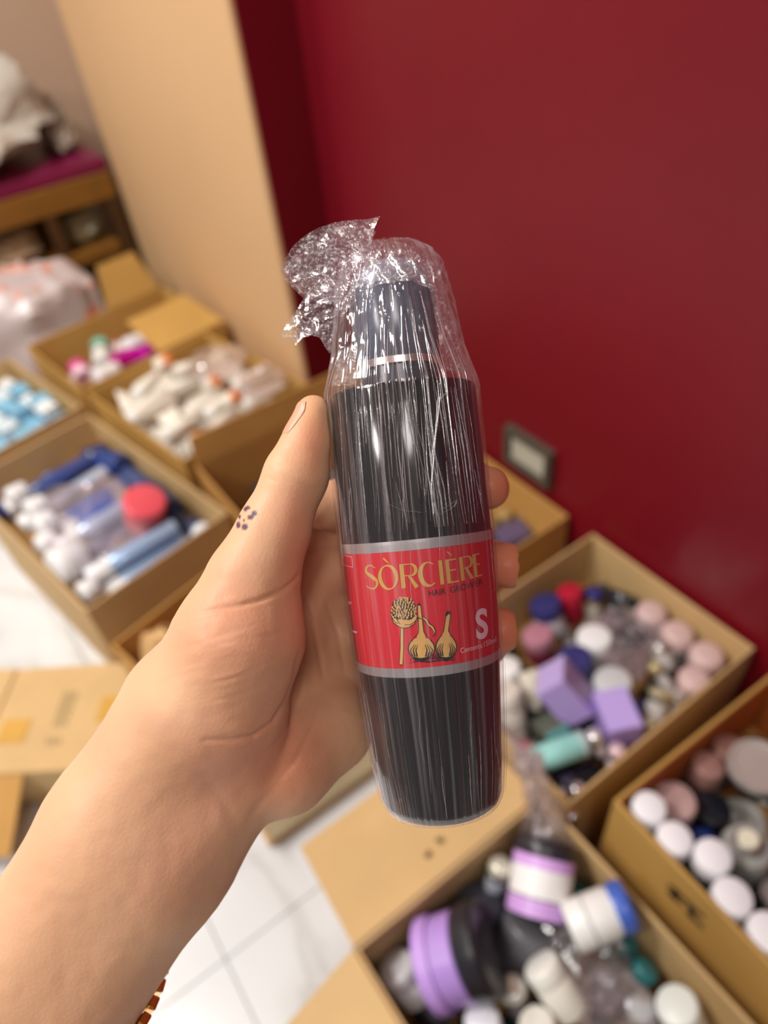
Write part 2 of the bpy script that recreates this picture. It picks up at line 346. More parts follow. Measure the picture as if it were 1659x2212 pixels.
def settle(rounds=70, limit=.034):
    """push goods apart where they would run into each other or into their carton"""
    N_ = len(GOODS); start = [g[1].copy() for g in GOODS]; hm = [home((g[1]+g[2])/2) for g in GOODS]
    for it in range(rounds):
        moved = False
        for i in range(N_):
            oi, a0, a1, ra, _ = GOODS[i]; p0, p1 = inner(a0, a1, ra)
            for j in range(i+1, N_):
                if hm[i] is None or hm[j] is None or hm[i][0] is not hm[j][0]: continue
                b0, b1, rb = GOODS[j][1], GOODS[j][2], GOODS[j][3]
                if ((a0+a1)-(b0+b1)).length/2 > (a1-a0).length/2+(b1-b0).length/2+ra+rb: continue
                q0, q1 = inner(b0, b1, rb); ca_, cb_ = seg_near(p0, p1, q0, q1); d = ca_-cb_; l = d.length; need = ra+rb+.001
                if l < need:
                    d = d/l if l > 1e-5 else Vector((0, 0, 1)); mv = d*(need-l)*.5
                    for G_, sgn in ((GOODS[i], 1), (GOODS[j], -1)): G_[1] += mv*sgn; G_[2] += mv*sgn
                    moved = True; a0, a1 = GOODS[i][1], GOODS[i][2]; p0, p1 = inner(a0, a1, ra)
        for i in range(N_):
            g = GOODS[i]; off = g[1]-start[i]
            if off.length > limit: k = off*(limit/off.length)-off; g[1] += k; g[2] += k
            if hm[i] is None: continue
            o, hx, hy, h, t, c_, s_ = hm[i]; r = g[3]
            if min(g[1].z, g[2].z) > h-.035: continue
            for e in (1, 2):
                ax = (g[2]-g[1]).normalized(); ext = [r*math.sqrt(max(0, 1-ax[k]**2)) for k in range(3)]
                lax = (ax.x*c_+ax.y*s_, -ax.x*s_+ax.y*c_); ex, ey = r*math.sqrt(max(0, 1-lax[0]**2)), r*math.sqrt(max(0, 1-lax[1]**2))
                dx, dy = g[e].x-o.location.x, g[e].y-o.location.y; lx, ly = dx*c_+dy*s_, -dx*s_+dy*c_
                nx_, ny_ = min(max(lx, -hx+t+ex+.003), hx-t-ex-.003), min(max(ly, -hy+t+ey+.003), hy-t-ey-.003); nz_ = max(g[e].z, PADS[o.name]+ext[2]+.001)
                k = Vector(((nx_-lx)*c_-(ny_-ly)*s_, (nx_-lx)*s_+(ny_-ly)*c_, nz_-g[e].z)); g[1] += k; g[2] += k
        if not moved: break
    for g in GOODS: g[0].location = g[1]
# ------------------------------------------------------------------ the bottle's frame (used by the hand too)
ZB = .235
B0 = np.array([(957-CX)/F*ZB, .0965, ZB]); _top = np.array([(841-CX)/F*ZB, (590-CY)/F*ZB, ZB])
AX = (_top-B0)/np.linalg.norm(_top-B0)                 # bottle axis, camera frame
EF = np.array([0, 0, -1.0]); EF = EF-AX*(EF@AX); EF /= np.linalg.norm(EF)   # towards the viewer
ES = np.cross(AX, EF); ES = -ES if ES[0] < 0 else ES                        # to the right
PROF = [(0, .0165), (.0015, .0185), (.004, .0196), (.015, .0208), (.030, .0220), (.047, .0233), (.065, .0242), (.088, .0248), (.110, .0247), (.1355, .0244)]
def body_r(s): return np.interp(s, [p[0] for p in PROF], [p[1] for p in PROF])
def bpt(phi, s, r): 
    phi, s, r = np.broadcast_arrays(phi, s, r)
    return B0+np.multiply.outer(s, AX)+(r*np.cos(phi))[..., None]*EF+(r*np.sin(phi))[..., None]*ES
def bcoords(p):
    d = p-B0; s = d@AX; x = d@ES; y = d@EF
    return np.arctan2(x, y), s, np.hypot(x, y)

# ------------------------------------------------------------------ hand: one continuous surface from a smooth union of tapered limbs
def cone(p, a, b, ra, rb, zs=1.0):
    sc = np.array([1, 1, zs], np.float32); pa = (p-a.astype(np.float32))*sc; ba = ((b-a)*sc).astype(np.float32)
    t = np.clip((pa@ba)/(ba@ba), 0, 1); d = pa-t[..., None]*ba
    return np.sqrt((d*d).sum(-1))-(ra+(rb-ra)*t)
def smin(a, b, k):
    h = np.maximum(k-np.abs(a-b), 0)/k
    return np.minimum(a, b)-h*h*h*k/6
def chain(p, pts, k):
    d = None
    for (a, ra), (b, rb) in zip(pts[:-1], pts[1:]):
        c = cone(p, a, b, ra, rb); d = c if d is None else smin(d, c, k)
    return d
mm = .001
ARM = [(P(257, 1783, .239), P(-170, 2420, .238), 22.5*mm, 24.5*mm), (P(353, 1847, .241), P(-60, 2480, .240), 22*mm, 24*mm), (P(-115, 2450, .239), P(-640, 3260, .244), 25*mm, 37*mm)]
WRIST = [(P(257, 1783, .239), P(395, 1530, .238), 22.5*mm, 20*mm), (P(353, 1847, .241), P(515, 1650, .243), 22*mm, 19*mm)]
PALM = [(P(515, 1640, .245), P(610, 1640, .247), 19*mm, 17.5*mm), (P(610, 1640, .247), P(712, 1570, .258), 17.5*mm, 15*mm), (P(712, 1570, .258), P(728, 1480, .268), 14.5*mm, 9.5*mm),
        (P(470, 1560, .245), P(645, 1130, .262), 13*mm, 9*mm), (P(500, 1580, .247), P(690, 1235, .271), 13*mm, 9.5*mm),
        (P(560, 1600, .249), P(720, 1370, .275), 13*mm, 9.5*mm), (P(560, 1480, .250), P(690, 1330, .272), 12*mm, 9*mm), (P(660, 1180, .267), P(735, 1165, .273), 8.5*mm, 7.5*mm), (P(690, 1300, .273), P(765, 1300, .276), 9*mm, 8*mm), (P(720, 1430, .273), P(790, 1440, .275), 9*mm, 7*mm), (P(545, 1330, .245), P(650, 1190, .263), 10*mm, 8*mm)]
THENAR = [(P(487, 1505, .228), P(520, 1370, .226), 18.5*mm, 19.0*mm), (P(520, 1370, .226), P(548, 1250, .226), 19*mm, 13.0*mm)]
THUMB = [(P(546, 1255, .226), 13.2*mm), (P(590, 1150, .226), 10.7*mm), (P(641, 1024, .2265), 9.3*mm), (P(664, 955, .2275), 7.0*mm), (P(677, 893, .228), 5.5*mm)]
INDEX = [(P(640, 1115, .261), 9.8*mm), (P(900, 1040, .2745), 8.6*mm), (P(1020, 1042, .264), 7.9*mm), (P(1054, 1054, .2505), 7.6*mm)]
MIDDLE = [(P(660, 1240, .269), 9.6*mm), (P(925, 1215, .2755), 8.6*mm), (P(1058, 1215, .266), 8.0*mm), (P(1095, 1222, .249), 8.0*mm)]
RING = [(P(690, 1370, .272), 9.4*mm), (P(925, 1385, .2745), 8.4*mm), (P(1046, 1392, .266), 7.8*mm), (P(1080, 1362, .252), 8.0*mm)]
PINKY = [(P(728, 1480, .269), 8.6*mm), (P(895, 1500, .272), 7.3*mm), (P(975, 1492, .266), 6.7*mm), (P(1000, 1480, .259), 6.3*mm)]
def hand_sdf(p, flesh=False):
    p = p.astype(np.float32); d = None
    for a, b, ra, rb in ARM+WRIST:
        c = cone(p, a, b, ra, rb); d = c if d is None else smin(d, c, .016)
    arm = d
    for a, b, ra, rb in PALM: d = smin(d, cone(p, a, b, ra, rb), .009)
    th = None
    for a, b, ra, rb in THENAR:
        c = cone(p, a, b, ra, rb); th = c if th is None else smin(th, c, .010)
    th = smin(th, chain(p, THUMB, .006), .009)
    d = smin(smin(d, th, .0065), smin(arm, th, .034), .002)
    for fg in (INDEX, MIDDLE, RING, PINKY): d = smin(d, chain(p, fg, .004), .0045)
    if flesh: return d
    phi, s, r = bcoords(p)                                        # flesh stops at the wrapped bottle
    bs = np.maximum(r-(body_r(s)+.0017), -s-.001)
    k = .0015; h = np.maximum(k-np.abs(d+bs), 0)/k
    return np.maximum(d, -bs)+h*h*h*k/6
def surface_nets(fn, lo, hi, h):
    ns = [int(np.ceil((b-a)/h))+1 for a, b in zip(lo, hi)]
    ax = [lo[i]+h*np.arange(ns[i]) for i in range(3)]; Fv = np.empty(ns, np.float32)
    for i in range(0, ns[0], 24):
        g = np.stack(np.meshgrid(ax[0][i:i+24], ax[1], ax[2], indexing='ij'), -1); Fv[i:i+24] = fn(g)
    S = Fv < 0; nx, ny, nz = ns
    acc = np.zeros((nx-1, ny-1, nz-1, 3), np.float32); cnt = np.zeros((nx-1, ny-1, nz-1), np.float32)
    for axis in range(3):
        o = [(0, 0), (0, 1), (1, 0), (1, 1)]
        for (p_, q_) in o:
            s0 = [slice(0, n-1) for n in ns]; oth = [a for a in range(3) if a != axis]
            s0[oth[0]] = slice(p_, ns[oth[0]]-1+p_); s0[oth[1]] = slice(q_, ns[oth[1]]-1+q_); s1 = list(s0); s1[axis] = slice(1, ns[axis])
            f0, f1 = Fv[tuple(s0)], Fv[tuple(s1)]; cr = S[tuple(s0)] != S[tuple(s1)]
            t = np.where(cr, f0/np.where(cr, f0-f1, 1), 0); off = np.zeros(acc.shape, np.float32); off[..., axis] = t; off[..., oth[0]] = p_; off[..., oth[1]] = q_
            acc += off*cr[..., None]; cnt += cr
    act = cnt > 0; idx = -np.ones(act.shape, np.int64); idx[act] = np.arange(act.sum())
    ii = np.argwhere(act); V = (ii+acc[act]/cnt[act][:, None])*h+np.array(lo)
    faces = []
    for axis in range(3):
        oth = [a for a in range(3) if a != axis]
        s0 = [slice(1, n-1) for n in ns]; s0[axis] = slice(0, ns[axis]-1); s1 = list(s0); s1[axis] = slice(1, ns[axis])
        cr = S[tuple(s0)] != S[tuple(s1)]; e = np.argwhere(cr); inside = S[tuple(s0)][cr]
        e = e+np.array([0 if a == axis else 1 for a in range(3)])
        def cell(da, db):
            c = e.copy(); c[:, oth[0]] += da; c[:, oth[1]] += db; return idx[c[:, 0], c[:, 1], c[:, 2]]
        q = np.stack([cell(-1, -1), cell(0, -1), cell(0, 0), cell(-1, 0)], 1)
        flip = inside if axis != 1 else ~inside
        q[~flip] = q[~flip][:, ::-1]; faces.append(q)
    return V, np.concatenate(faces)
def grad(fn, p, e=.0003):
    g = np.stack([fn(p+np.eye(3)[i]*e)-fn(p-np.eye(3)[i]*e) for i in range(3)], -1)/(2*e)
    return g
def snap(fn, V, n=2, e=.0003):
    for _ in range(n):
        d = fn(V)[:, None]; g = grad(fn, V, e); V = V-g*d/np.maximum((g*g).sum(-1, keepdims=True), .2)
    return V
V, Q = surface_nets(hand_sdf, (-.275, -.042, .197), (.046, .388, .296), .00135)
me = bpy.data.meshes.new('person'); me.from_pydata(V.tolist(), [], Q.tolist()); me.update()
bm = bmesh.new(); bm.from_mesh(me)
vis = [e for e in bm.edges]
bmesh.ops.subdivide_edges(bm, edges=vis, cuts=1, use_grid_fill=True); bm.to_mesh(me); bm.free()
n = len(me.vertices); V = np.empty(n*3); me.vertices.foreach_get('co', V); V = snap(hand_sdf, V.reshape(-1, 3), 2)
N = grad(hand_sdf, V); N /= np.maximum(np.linalg.norm(N, axis=1, keepdims=True), 1e-6)
U_, V_ = V[:, 0]/V[:, 2]*F+CX, V[:, 1]/V[:, 2]*F+CY
def seg_d(poly):
    best = np.full(n, 1e9); ns_ = len(poly)-1; env = np.zeros(n); k_ = 0
    for (ax_, ay_), (bx_, by_) in zip(poly[:-1], poly[1:]):
        t = np.clip(((U_-ax_)*(bx_-ax_)+(V_-ay_)*(by_-ay_))/((bx_-ax_)**2+(by_-ay_)**2), 0, 1)
        dd = np.hypot(U_-ax_-t*(bx_-ax_), V_-ay_-t*(by_-ay_)); env = np.where(dd < best, (k_+t)/ns_, env); best = np.minimum(best, dd); k_ += 1
    return best, np.sin(np.pi*np.clip(env*.92+.04, 0, 1))**.7
front = np.clip(-(N*V/np.linalg.norm(V, axis=1, keepdims=True)).sum(1)*3, 0, 1)
disp = np.zeros(n)
CREASES = [([(440, 1322), (500, 1312), (560, 1297), (610, 1276), (634, 1258), (650, 1240)], 5, .9, 0, .24), ([(440, 1600), (505, 1598), (548, 1590), (590, 1560), (618, 1515), (636, 1470), (648, 1410)], 6, 1.0, 0, .25),
           ([(655, 1134), (690, 1148), (730, 1158)], 6, 1.0, .24, .3), ([(640, 1250), (665, 1300), (680, 1340)], 5, .5, .235, .3),
           ([(640, 1200), (700, 1190), (740, 1192)], 5, .4, .245, .3), ([(672, 1340), (688, 1400), (700, 1470)], 6, .6, .24, .3), ([(705, 1300), (730, 1370), (745, 1450)], 6, .5, .24, .3),
           ([(660, 1420), (650, 1500), (610, 1590), (560, 1640)], 6, .35, .21, .3), ([(700, 1480), (680, 1560), (640, 1640), (600, 1690)], 6, .35, .21, .3),
           ([(590, 1000), (620, 1012)], 4, .25, 0, .24), ([(640, 1040), (670, 1052), (690, 1062)], 5, .25, 0, .24), ([(575, 1030), (600, 1042)], 4, .2, 0, .24),
           ([(360, 1405), (430, 1390), (520, 1360), (600, 1330)], 4, .09, 0, .24), ([(400, 1440), (480, 1420), (570, 1385), (630, 1350)], 4, .09, 0, .24), ([(420, 1480), (500, 1465), (580, 1430), (625, 1400)], 4, .1, 0, .24),
           ([(430, 1520), (500, 1508), (580, 1478), (615, 1450)], 4, .09, 0, .24), ([(380, 1660), (440, 1680), (480, 1730), (510, 1780)], 14, .3, 0, .26), ([(520, 1800), (560, 1740), (600, 1700)], 10, .3, 0, .26),
           ([(1080, 1022), (1082, 1060), (1074, 1085)], 4, .0, 0, .3)]
for poly, wd, dp, z0, z1 in CREASES:
    m_ = (V[:, 2] >= z0) & (V[:, 2] <= z1)
    sd_, en_ = seg_d(poly); disp -= dp*mm*np.exp(-(sd_/wd)**2)*m_*front*en_
disp += (noise3(V, 260, 1)-.5)*.00025+(noise3(V, 70, 2)-.5)*.0006*front      # soft unevenness of flesh
th_ = (np.hypot((U_-500)/150, (V_-1400)/150) < 1.2) & (V[:, 2] < .235)          # fine slanting wrinkles over the ball of the thumb
q_ = (V_+.28*U_)
disp += np.where(th_, (noise3(np.stack([q_/9, U_/90, U_*0], 1), 1, 5)-.5)*.00034*np.clip(1.3-np.hypot((U_-500)/150, (V_-1400)/150), 0, 1), 0)
V = V+N*disp[:, None]
# natural colour differences of the skin: pale forearm, pink palm and finger tips, ink spots
base = np.array([218, 168, 132.]); col = np.tile(base, (n, 1))
def blot(u, v, ru, rv, c, k, rot=0):
    ca, sa = math.cos(rot), math.sin(rot); du, dv = U_-u, V_-v
    g = np.exp(-((du*ca+dv*sa)/ru)**2-((-du*sa+dv*ca)/rv)**2)[:, None]*k
    global col; col = col*(1-g)+np.array(c)*g
blot(560, 1650, 150, 90, (218, 136, 104), .7); blot(640, 1620, 80, 90, (220, 138, 106), .5); blot(520, 1370, 110, 110, (216, 142, 112), .55); blot(640, 1150, 45, 110, (212, 128, 98), .6)
blot(690, 1340, 60, 220, (196, 128, 98), .35); blot(1085, 1060, 60, 60, (214, 118, 88), .85); blot(1100, 1225, 60, 70, (214, 118, 88), .85); blot(1090, 1370, 60, 90, (210, 112, 84), .85)
blot(676, 960, 36, 70, (220, 132, 100), .5); blot(655, 880, 30, 30, (232, 172, 124), .6); blot(380, 1830, 60, 260, (206, 150, 124), .5, .6); blot(450, 1690, 50, 90, (200, 146, 122), .45); blot(400, 1560, 90, 40, (204, 156, 130), .4)
mot = (noise3(V, 60, 9)-.5)[:, None]; col = col*(1+mot*.10*np.array([.5, 1, 1.1]))
INK = [(549, 1109, 7, 7), (541, 1117, 8, 6), (535, 1097, 7, 4), (530, 1101, 4, 4), (528, 1138, 8, 8), (514, 1134, 5, 8), (517, 1116, 3, 5), (526, 1124, 2.5, 3)]
inkm = np.zeros(n)
for (u, v, a, b) in INK: inkm = np.maximum(inkm, np.clip(2.2-np.hypot((U_-u)/a, (V_-v)/b)*2.0, 0, 1)*(V[:, 2] < .235))
col = col*(1-.88*inkm[:, None])+np.array([62, 38, 70])*.88*inkm[:, None]
SKIN_ORG = W(P(480, 1560, .24))
me.vertices.foreach_set('co', (W(V)-SKIN_ORG).ravel())
ca = me.color_attributes.new('skin_tone', 'FLOAT_COLOR', 'POINT'); lin = np.where(col/255 < .04045, col/255/12.92, ((col/255+.055)/1.055)**2.4)
ca.data.foreach_set('color', np.concatenate([lin, np.ones((n, 1))], 1).astype(np.float32).ravel()); me.update()
def skin_mat():
    m = bpy.data.materials.new('skin'); m.use_nodes = True; nt = m.node_tree; b = nt.nodes['Principled BSDF']
    a = nt.nodes.new('ShaderNodeAttribute'); a.attribute_name = 'skin_tone'; nt.links.new(a.outputs['Color'], b.inputs['Base Color'])
    b.inputs['Roughness'].default_value = .5; b.inputs['Subsurface Weight'].default_value = .25; b.inputs['Subsurface Radius'].default_value = (1, .35, .2); b.inputs['Subsurface Scale'].default_value = .004
    b.inputs['Specular IOR Level'].default_value = .35
    tc = nt.nodes.new('ShaderNodeTexCoord'); mp_ = nt.nodes.new('ShaderNodeMapping'); mp_.inputs['Scale'].default_value = (900, 900, 900)
    vo = nt.nodes.new('ShaderNodeTexVoronoi'); vo.inputs['Scale'].default_value = 1; nt.links.new(tc.outputs['Object'], mp_.inputs['Vector']); nt.links.new(mp_.outputs['Vector'], vo.inputs['Vector'])
    bp = nt.nodes.new('ShaderNodeBump'); bp.inputs['Strength'].default_value = .12; bp.inputs['Distance'].default_value = .0004
    nt.links.new(vo.outputs['Distance'], bp.inputs['Height']); nt.links.new(bp.outputs['Normal'], b.inputs['Normal']); return m
m_skin = skin_mat()
person = link('person', me, m_skin); me.polygons.foreach_set('use_smooth', [True]*len(me.polygons)); person.location = SKIN_ORG
tag(person, 'bare left hand and forearm of a person gripping the wrapped bottle', 'person')
# thumb nail: a thin plate grown on the thumb, seen from its side
tip, ipj = THUMB[4][0], THUMB[2][0]; tdir = (tip-ipj)/np.linalg.norm(tip-ipj); ndir = np.array([-.93, .0, -.37]); ndir -= tdir*(ndir@tdir); ndir /= np.linalg.norm(ndir); sdir = np.cross(tdir, ndir)
nc = P(663, 913, .2278); vv, ff = [], []; A, Bn = 15, 15
for i in range(A):
    for j in range(Bn):
        s_, t_ = (i/(A-1)*2-1), (j/(Bn-1)*2-1); k_ = 1-.14*abs(t_)**4
        vv.append(nc+tdir*t_*.0058+sdir*s_*k_*.0049*(1-.10*(s_**2)*(t_**2))+ndir*.012)
vv = np.array(vv)
for _ in range(60):
    d_ = hand_sdf(vv, True); vv = vv-ndir*np.clip(d_, -.002, .002)[:, None]*.7
sg = np.array([(i/(A-1)*2-1, j/(Bn-1)*2-1) for i in range(A) for j in range(Bn)])
lift = .00016*np.clip((1-np.maximum(np.abs(sg[:, 0]), np.abs(sg[:, 1])*.96))*6, -.6, 1); vv = vv+ndir*lift[:, None]
for i in range(A-1):
    for j in range(Bn-1): ff.append((i*Bn+j, (i+1)*Bn+j, (i+1)*Bn+j+1, i*Bn+j+1))
nail = mesh('thumb_nail', W(vv)-SKIN_ORG, ff, mat('nail', (214, 156, 128), .4, sub=.2), person, True)
bmx = bmesh.new(); bmx.from_mesh(nail.data); bmesh.ops.recalc_face_normals(bmx, faces=bmx.faces[:]); bmx.to_mesh(nail.data); bmx.free()
# gold link bracelet round the forearm at the lower edge of the picture
bc = P(112, 2075, .2395); bax = np.array([-.56, .83, .8]); bax /= np.linalg.norm(bax); bp1 = np.array([.83, .56, .0]); bp2 = np.cross(bax, bp1)
brc = thing('bracelet', 'gold link bracelet on the forearm at the lower edge of the picture', 'bracelet', W(bc))
lk = None; NL = 44
for i in range(NL):
    a = 2*math.pi*i/NL; d_ = bp1*math.cos(a)+bp2*math.sin(a); q = bc+d_*.06
    for _ in range(60): q = q-d_*np.clip(hand_sdf(q[None])[0]-.0016, -.004, .004)*.8
    if lk is None:
        m_ = boxmesh(-.0021, .0021, -.0042, .0042, -.0016, .0016, .0007, 2); m_.materials.append(mat('gold', (232, 176, 84), .18, 1))
    lk = link('chain_link', m_, None, brc); lk.location = W(q)-W(bc)
    tn = -bp1*math.sin(a)+bp2*math.cos(a); X_, Y_, Z_ = M@tn, M@bax, M@d_
    lk.rotation_mode = 'QUATERNION'; lk.rotation_quaternion = Matrix([[X_[k], Y_[k], Z_[k]] for k in range(3)]).to_quaternion()
# ------------------------------------------------------------------ the wrapped bottle
BORG = W(B0); BQ = Matrix([[(M@ES)[k], (M@(np.cross(AX, ES)))[k], (M@AX)[k]] for k in range(3)])
bottle = thing('hair_tonic_bottle', 'black tapered bottle with red label, wrapped in clear film and held upright', 'bottle', BORG)
def bm_lathe(name, prof, m, seg=96, parent=bottle, c0=True, c1=True):
    prof = np.array(prof); ph = np.linspace(0, 2*np.pi, seg, endpoint=False); v = []
    for s, r in prof: v.append(bpt(ph, s, r))
    v = np.concatenate(v); f = []
    for i in range(len(prof)-1):
        for k in range(seg): a, b = i*seg+k, i*seg+(k+1) % seg; f.append((a, a+seg, b+seg, b))
    if c0: f.append(tuple(range(seg)))
    if c1: f.append(tuple((len(prof)-1)*seg+k for k in range(seg-1, -1, -1)))
    o = mesh(name, W(v)-BORG, f, m, parent, 35)
    bmx = bmesh.new(); bmx.from_mesh(o.data); bmesh.ops.recalc_face_normals(bmx, faces=bmx.faces[:]); bmx.to_mesh(o.data); bmx.free()
    return o
m_black = mat('black_bottle_plastic', (20, 13, 18), .14, noise=.1, nscale=80)
bm_lathe('bottle_body', PROF+[(.1366, .0240), (.1370, .0232), (.1370, .0150)], m_black)
bm_lathe('neck', [(.1365, .0133), (.1440, .0133)], mat('grey_neck_plastic', (58, 60, 70), .25))
bm_lathe('cap_ring', [(.1438, .0136), (.1442, .0139), (.1462, .0139), (.1466, .0136)], mat('silver_ring', (226, 206, 206), .25, .9))
bm_lathe('cap', [(.1464, .0136), (.1468, .0138), (.158, .0142), (.1690, .0145), (.1700, .0143), (.1702, .0130)], mat('slate_cap_plastic', (88, 92, 108), .22))
bm_lathe('cap_top', [(.1698, .0136), (.1725, .0135), (.1752, .0126), (.1775, .0108), (.1790, .0080), (.1797, .0045), (.1799, .001)], mat('silver_grey_plastic', (150, 156, 172), .22, .35))

# label: silver edged red band, then flat print traced onto the curved surface
m_labred = mat('label_red', (196, 20, 38), .4); m_labsil = mat('label_silver', (206, 200, 200), .28, .75)
LS0, LS1 = .0478, .0890
def lab_band(name, s0, s1, off, m, parent):
    ss = np.linspace(s0, s1, 10); return bm_lathe(name, [(s, body_r(s)+off) for s in ss], m, 96, parent, False, False)
label = lab_band('label', LS0, LS1, .00018, m_labred, bottle)
lab_band('silver_edge', LS1-.0031, LS1, .00024, m_labsil, label); lab_band('silver_edge', LS0, LS0+.0028, .00024, m_labsil, label)
def onto(px, off=.00028):
    """photo pixels -> points on the label's surface"""
    px = np.asarray(px, float); d = np.stack([(px[:, 0]-CX)/F, (px[:, 1]-CY)/F, np.ones(len(px))], 1)
    lo = np.full(len(px), .200); hi = np.full(len(px), .2335)
    for _ in range(40):
        md = (lo+hi)/2; _, s, r = bcoords(d*md[:, None]); ins = r < body_r(s)+off
        hi = np.where(ins, md, hi); lo = np.where(ins, lo, md)
    p = d*hi[:, None]; phi, s, r = bcoords(p); return bpt(phi, s, body_r(s)+off)
def zp(pts): return [(x/4.366+700, y/4.366+1150) for x, y in pts]          # from a magnified crop back to photo pixels
class Print:
    def __init__(self, off): self.v, self.f, self.off = [], [], off
    def strip(self, pts, wid, step=1.6):
        pts = np.array(pts, float); wid = np.broadcast_to(np.asarray(wid, float), (len(pts),)) if np.ndim(wid) == 0 else np.array(wid, float)
        seg = np.r_[0, np.cumsum(np.hypot(*np.diff(pts, axis=0).T))]; m_ = max(2, int(seg[-1]/step)+1); t = np.linspace(0, seg[-1], m_)
        x, y, w_ = np.interp(t, seg, pts[:, 0]), np.interp(t, seg, pts[:, 1]), np.interp(t, seg, wid)
        dx, dy = np.gradient(x), np.gradient(y); l = np.hypot(dx, dy)+1e-9; nx, ny = -dy/l, dx/l; k = len(self.v)
        for i in range(m_): self.v += [(x[i]+nx[i]*w_[i]/2, y[i]+ny[i]*w_[i]/2), (x[i]-nx[i]*w_[i]/2, y[i]-ny[i]*w_[i]/2)]
        for i in range(m_-1): a = k+2*i; self.f.append((a, a+1, a+3, a+2))
    def fan(self, pts):
        k = len(self.v); c = np.mean(pts, axis=0); self.v.append(tuple(c)); self.v += [tuple(p) for p in pts]; m_ = len(pts)
        for i in range(m_): self.f.append((k, k+1+i, k+1+(i+1) % m_))
    def make(self, name, m, parent):
        v = onto(self.v, self.off); o = mesh(name, W(v)-BORG, self.f, m, parent)
        return o
m_goldp = mat('gold_print', (214, 166, 84), .3, .25); m_blackp = mat('black_print', (22, 16, 16), .4); m_pinkp = mat('pale_pink_print', (236, 190, 204), .4); m_tanp = mat('tan_print', (206, 160, 92), .4)
BLx = [380, 440, 600, 745, 880, 985, 1115, 1250, 1400, 1500]; BLy = [532, 536, 540, 528, 519, 509, 492, 470, 434, 405]
def base_pt(x, y): return (x-y*24, np.interp(x, BLx, BLy)-y*(228-12*max(0, (x-1100)/400)))   # crop pixels; y in cap heights
G = Print(.00030)
def stroke(pts, wid): G.strip(zp([base_pt(x, y) for x, y in pts]), np.array(wid)/4.366)
def arc(cx, cy, rx, ry, a0, a1, n=22): return [(cx+rx*math.cos(math.radians(a)), cy+ry*math.sin(math.radians(a))) for a in np.linspace(a0, a1, n)]
# S
sp = arc(462, .74, 42, .24, 50, 215, 14)+arc(452, .28, 54, .26, 60, -140, 16)
stroke([(503, .88)]+arc(458, .76, 44, .225, 60, 200, 14)+[(440, .60), (470, .50), (495, .40)]+arc(455, .27, 52, .25, 25, -130, 14)+[(402, .12)],
       [8]+list(np.linspace(9, 24, 14))+[32, 36, 32]+list(np.linspace(26, 10, 14))+[8])
# O
stroke(arc(617, .5, 78, .485, 0, 360, 60), [30+24*abs(math.cos(math.radians(a-18)))**1.5-18 for a in np.linspace(0, 360, 60)])
stroke([(588, 1.30), (610, 1.20), (640, 1.06)], [16, 14, 5])
# R
stroke([(752, 0), (752, 1.0)], [40, 40]); stroke([(745, .97)]+arc(835, .745, 48, .235, 88, -88, 18)+[(770, .51)], [10]+list(10+22*np.sin(np.linspace(0, np.pi, 18)))+[9]); stroke([(812, .52), (845, .25), (878, 0)], [24, 32, 40])
# C
stroke(arc(1000, .5, 80, .48, 52, 308, 40), [12+34*max(0, -math.cos(math.radians(a-10)))**.8 for a in np.linspace(52, 308, 40)])
# I
stroke([(1117, 0), (1117, 1.0)], [36, 36])
# E
stroke([(1182, 0), (1182, 1.0)], [36, 36]); stroke([(1190, .965), (1268, .965)], [13, 13]); stroke([(1190, .53), (1255, .53)], [12, 12]); stroke([(1190, .03), (1275, .03)], [13, 16]); stroke([(1192, 1.32), (1212, 1.23), (1236, 1.12)], [14, 12, 5])
# R
stroke([(1312, 0), (1312, 1.0)], [34, 34]); stroke([(1308, .97)]+arc(1372, .745, 36, .235, 88, -88, 16)+[(1325, .51)], [10]+list(10+18*np.sin(np.linspace(0, np.pi, 16)))+[9]); stroke([(1350, .52), (1375, .25), (1398, 0)], [22, 28, 34])
# E
stroke([(1436, 0), (1436, 1.0)], [30, 30]); stroke([(1440, .965), (1488, .965)], [13, 13]); stroke([(1440, .53), (1480, .53)], [12, 12]); stroke([(1440, .03), (1494, .03)], [13, 14])
G.make('gold_lettering', m_goldp, label)

# sans lettering: built-in font outlines laid along a baseline
def lettering(text, base, up, name, m, parent, wfac=1.0, bold=0, off=.00030):
    """base: list of (x, y) photo pixels for the baseline, up: cap-height vector in pixels"""
    cu = bpy.data.curves.new('txt', 'FONT'); cu.body = text; cu.size = 1; cu.offset = bold
    ob = bpy.data.objects.new('txt', cu); C.objects.link(ob); dg = bpy.context.evaluated_depsgraph_get(); dg.update()
    me_ = bpy.data.meshes.new_from_object(ob.evaluated_get(dg)); bpy.data.objects.remove(ob); bpy.data.curves.remove(cu)
    bm_ = bmesh.new(); bm_.from_mesh(me_); xs = [v.co.x for v in bm_.verts]; x0, x1 = min(xs), max(xs)
    for xc in np.linspace(x0, x1, max(6, int((x1-x0)*8))):
        bmesh.ops.bisect_plane(bm_, geom=bm_.verts[:]+bm_.edges[:]+bm_.faces[:], plane_co=(xc, 0, 0), plane_no=(1, 0, 0))
    base = np.array(base, float); sg = np.r_[0, np.cumsum(np.hypot(*np.diff(base, axis=0).T))]; px = []
    for v in bm_.verts:
        t = (v.co.x-x0)/(x1-x0)*sg[-1]; y = v.co.y/.70
        px.append((np.interp(t, sg, base[:, 0])+up[0]*y, np.interp(t, sg, base[:, 1])+up[1]*y))
    co = W(onto(px, off))-BORG
    for v, c_ in zip(bm_.verts, co): v.co = c_
    me2 = bpy.data.meshes.new(name); bm_.to_mesh(me2); bm_.free(); bpy.data.meshes.remove(me_); return link(name, me2, m, parent)
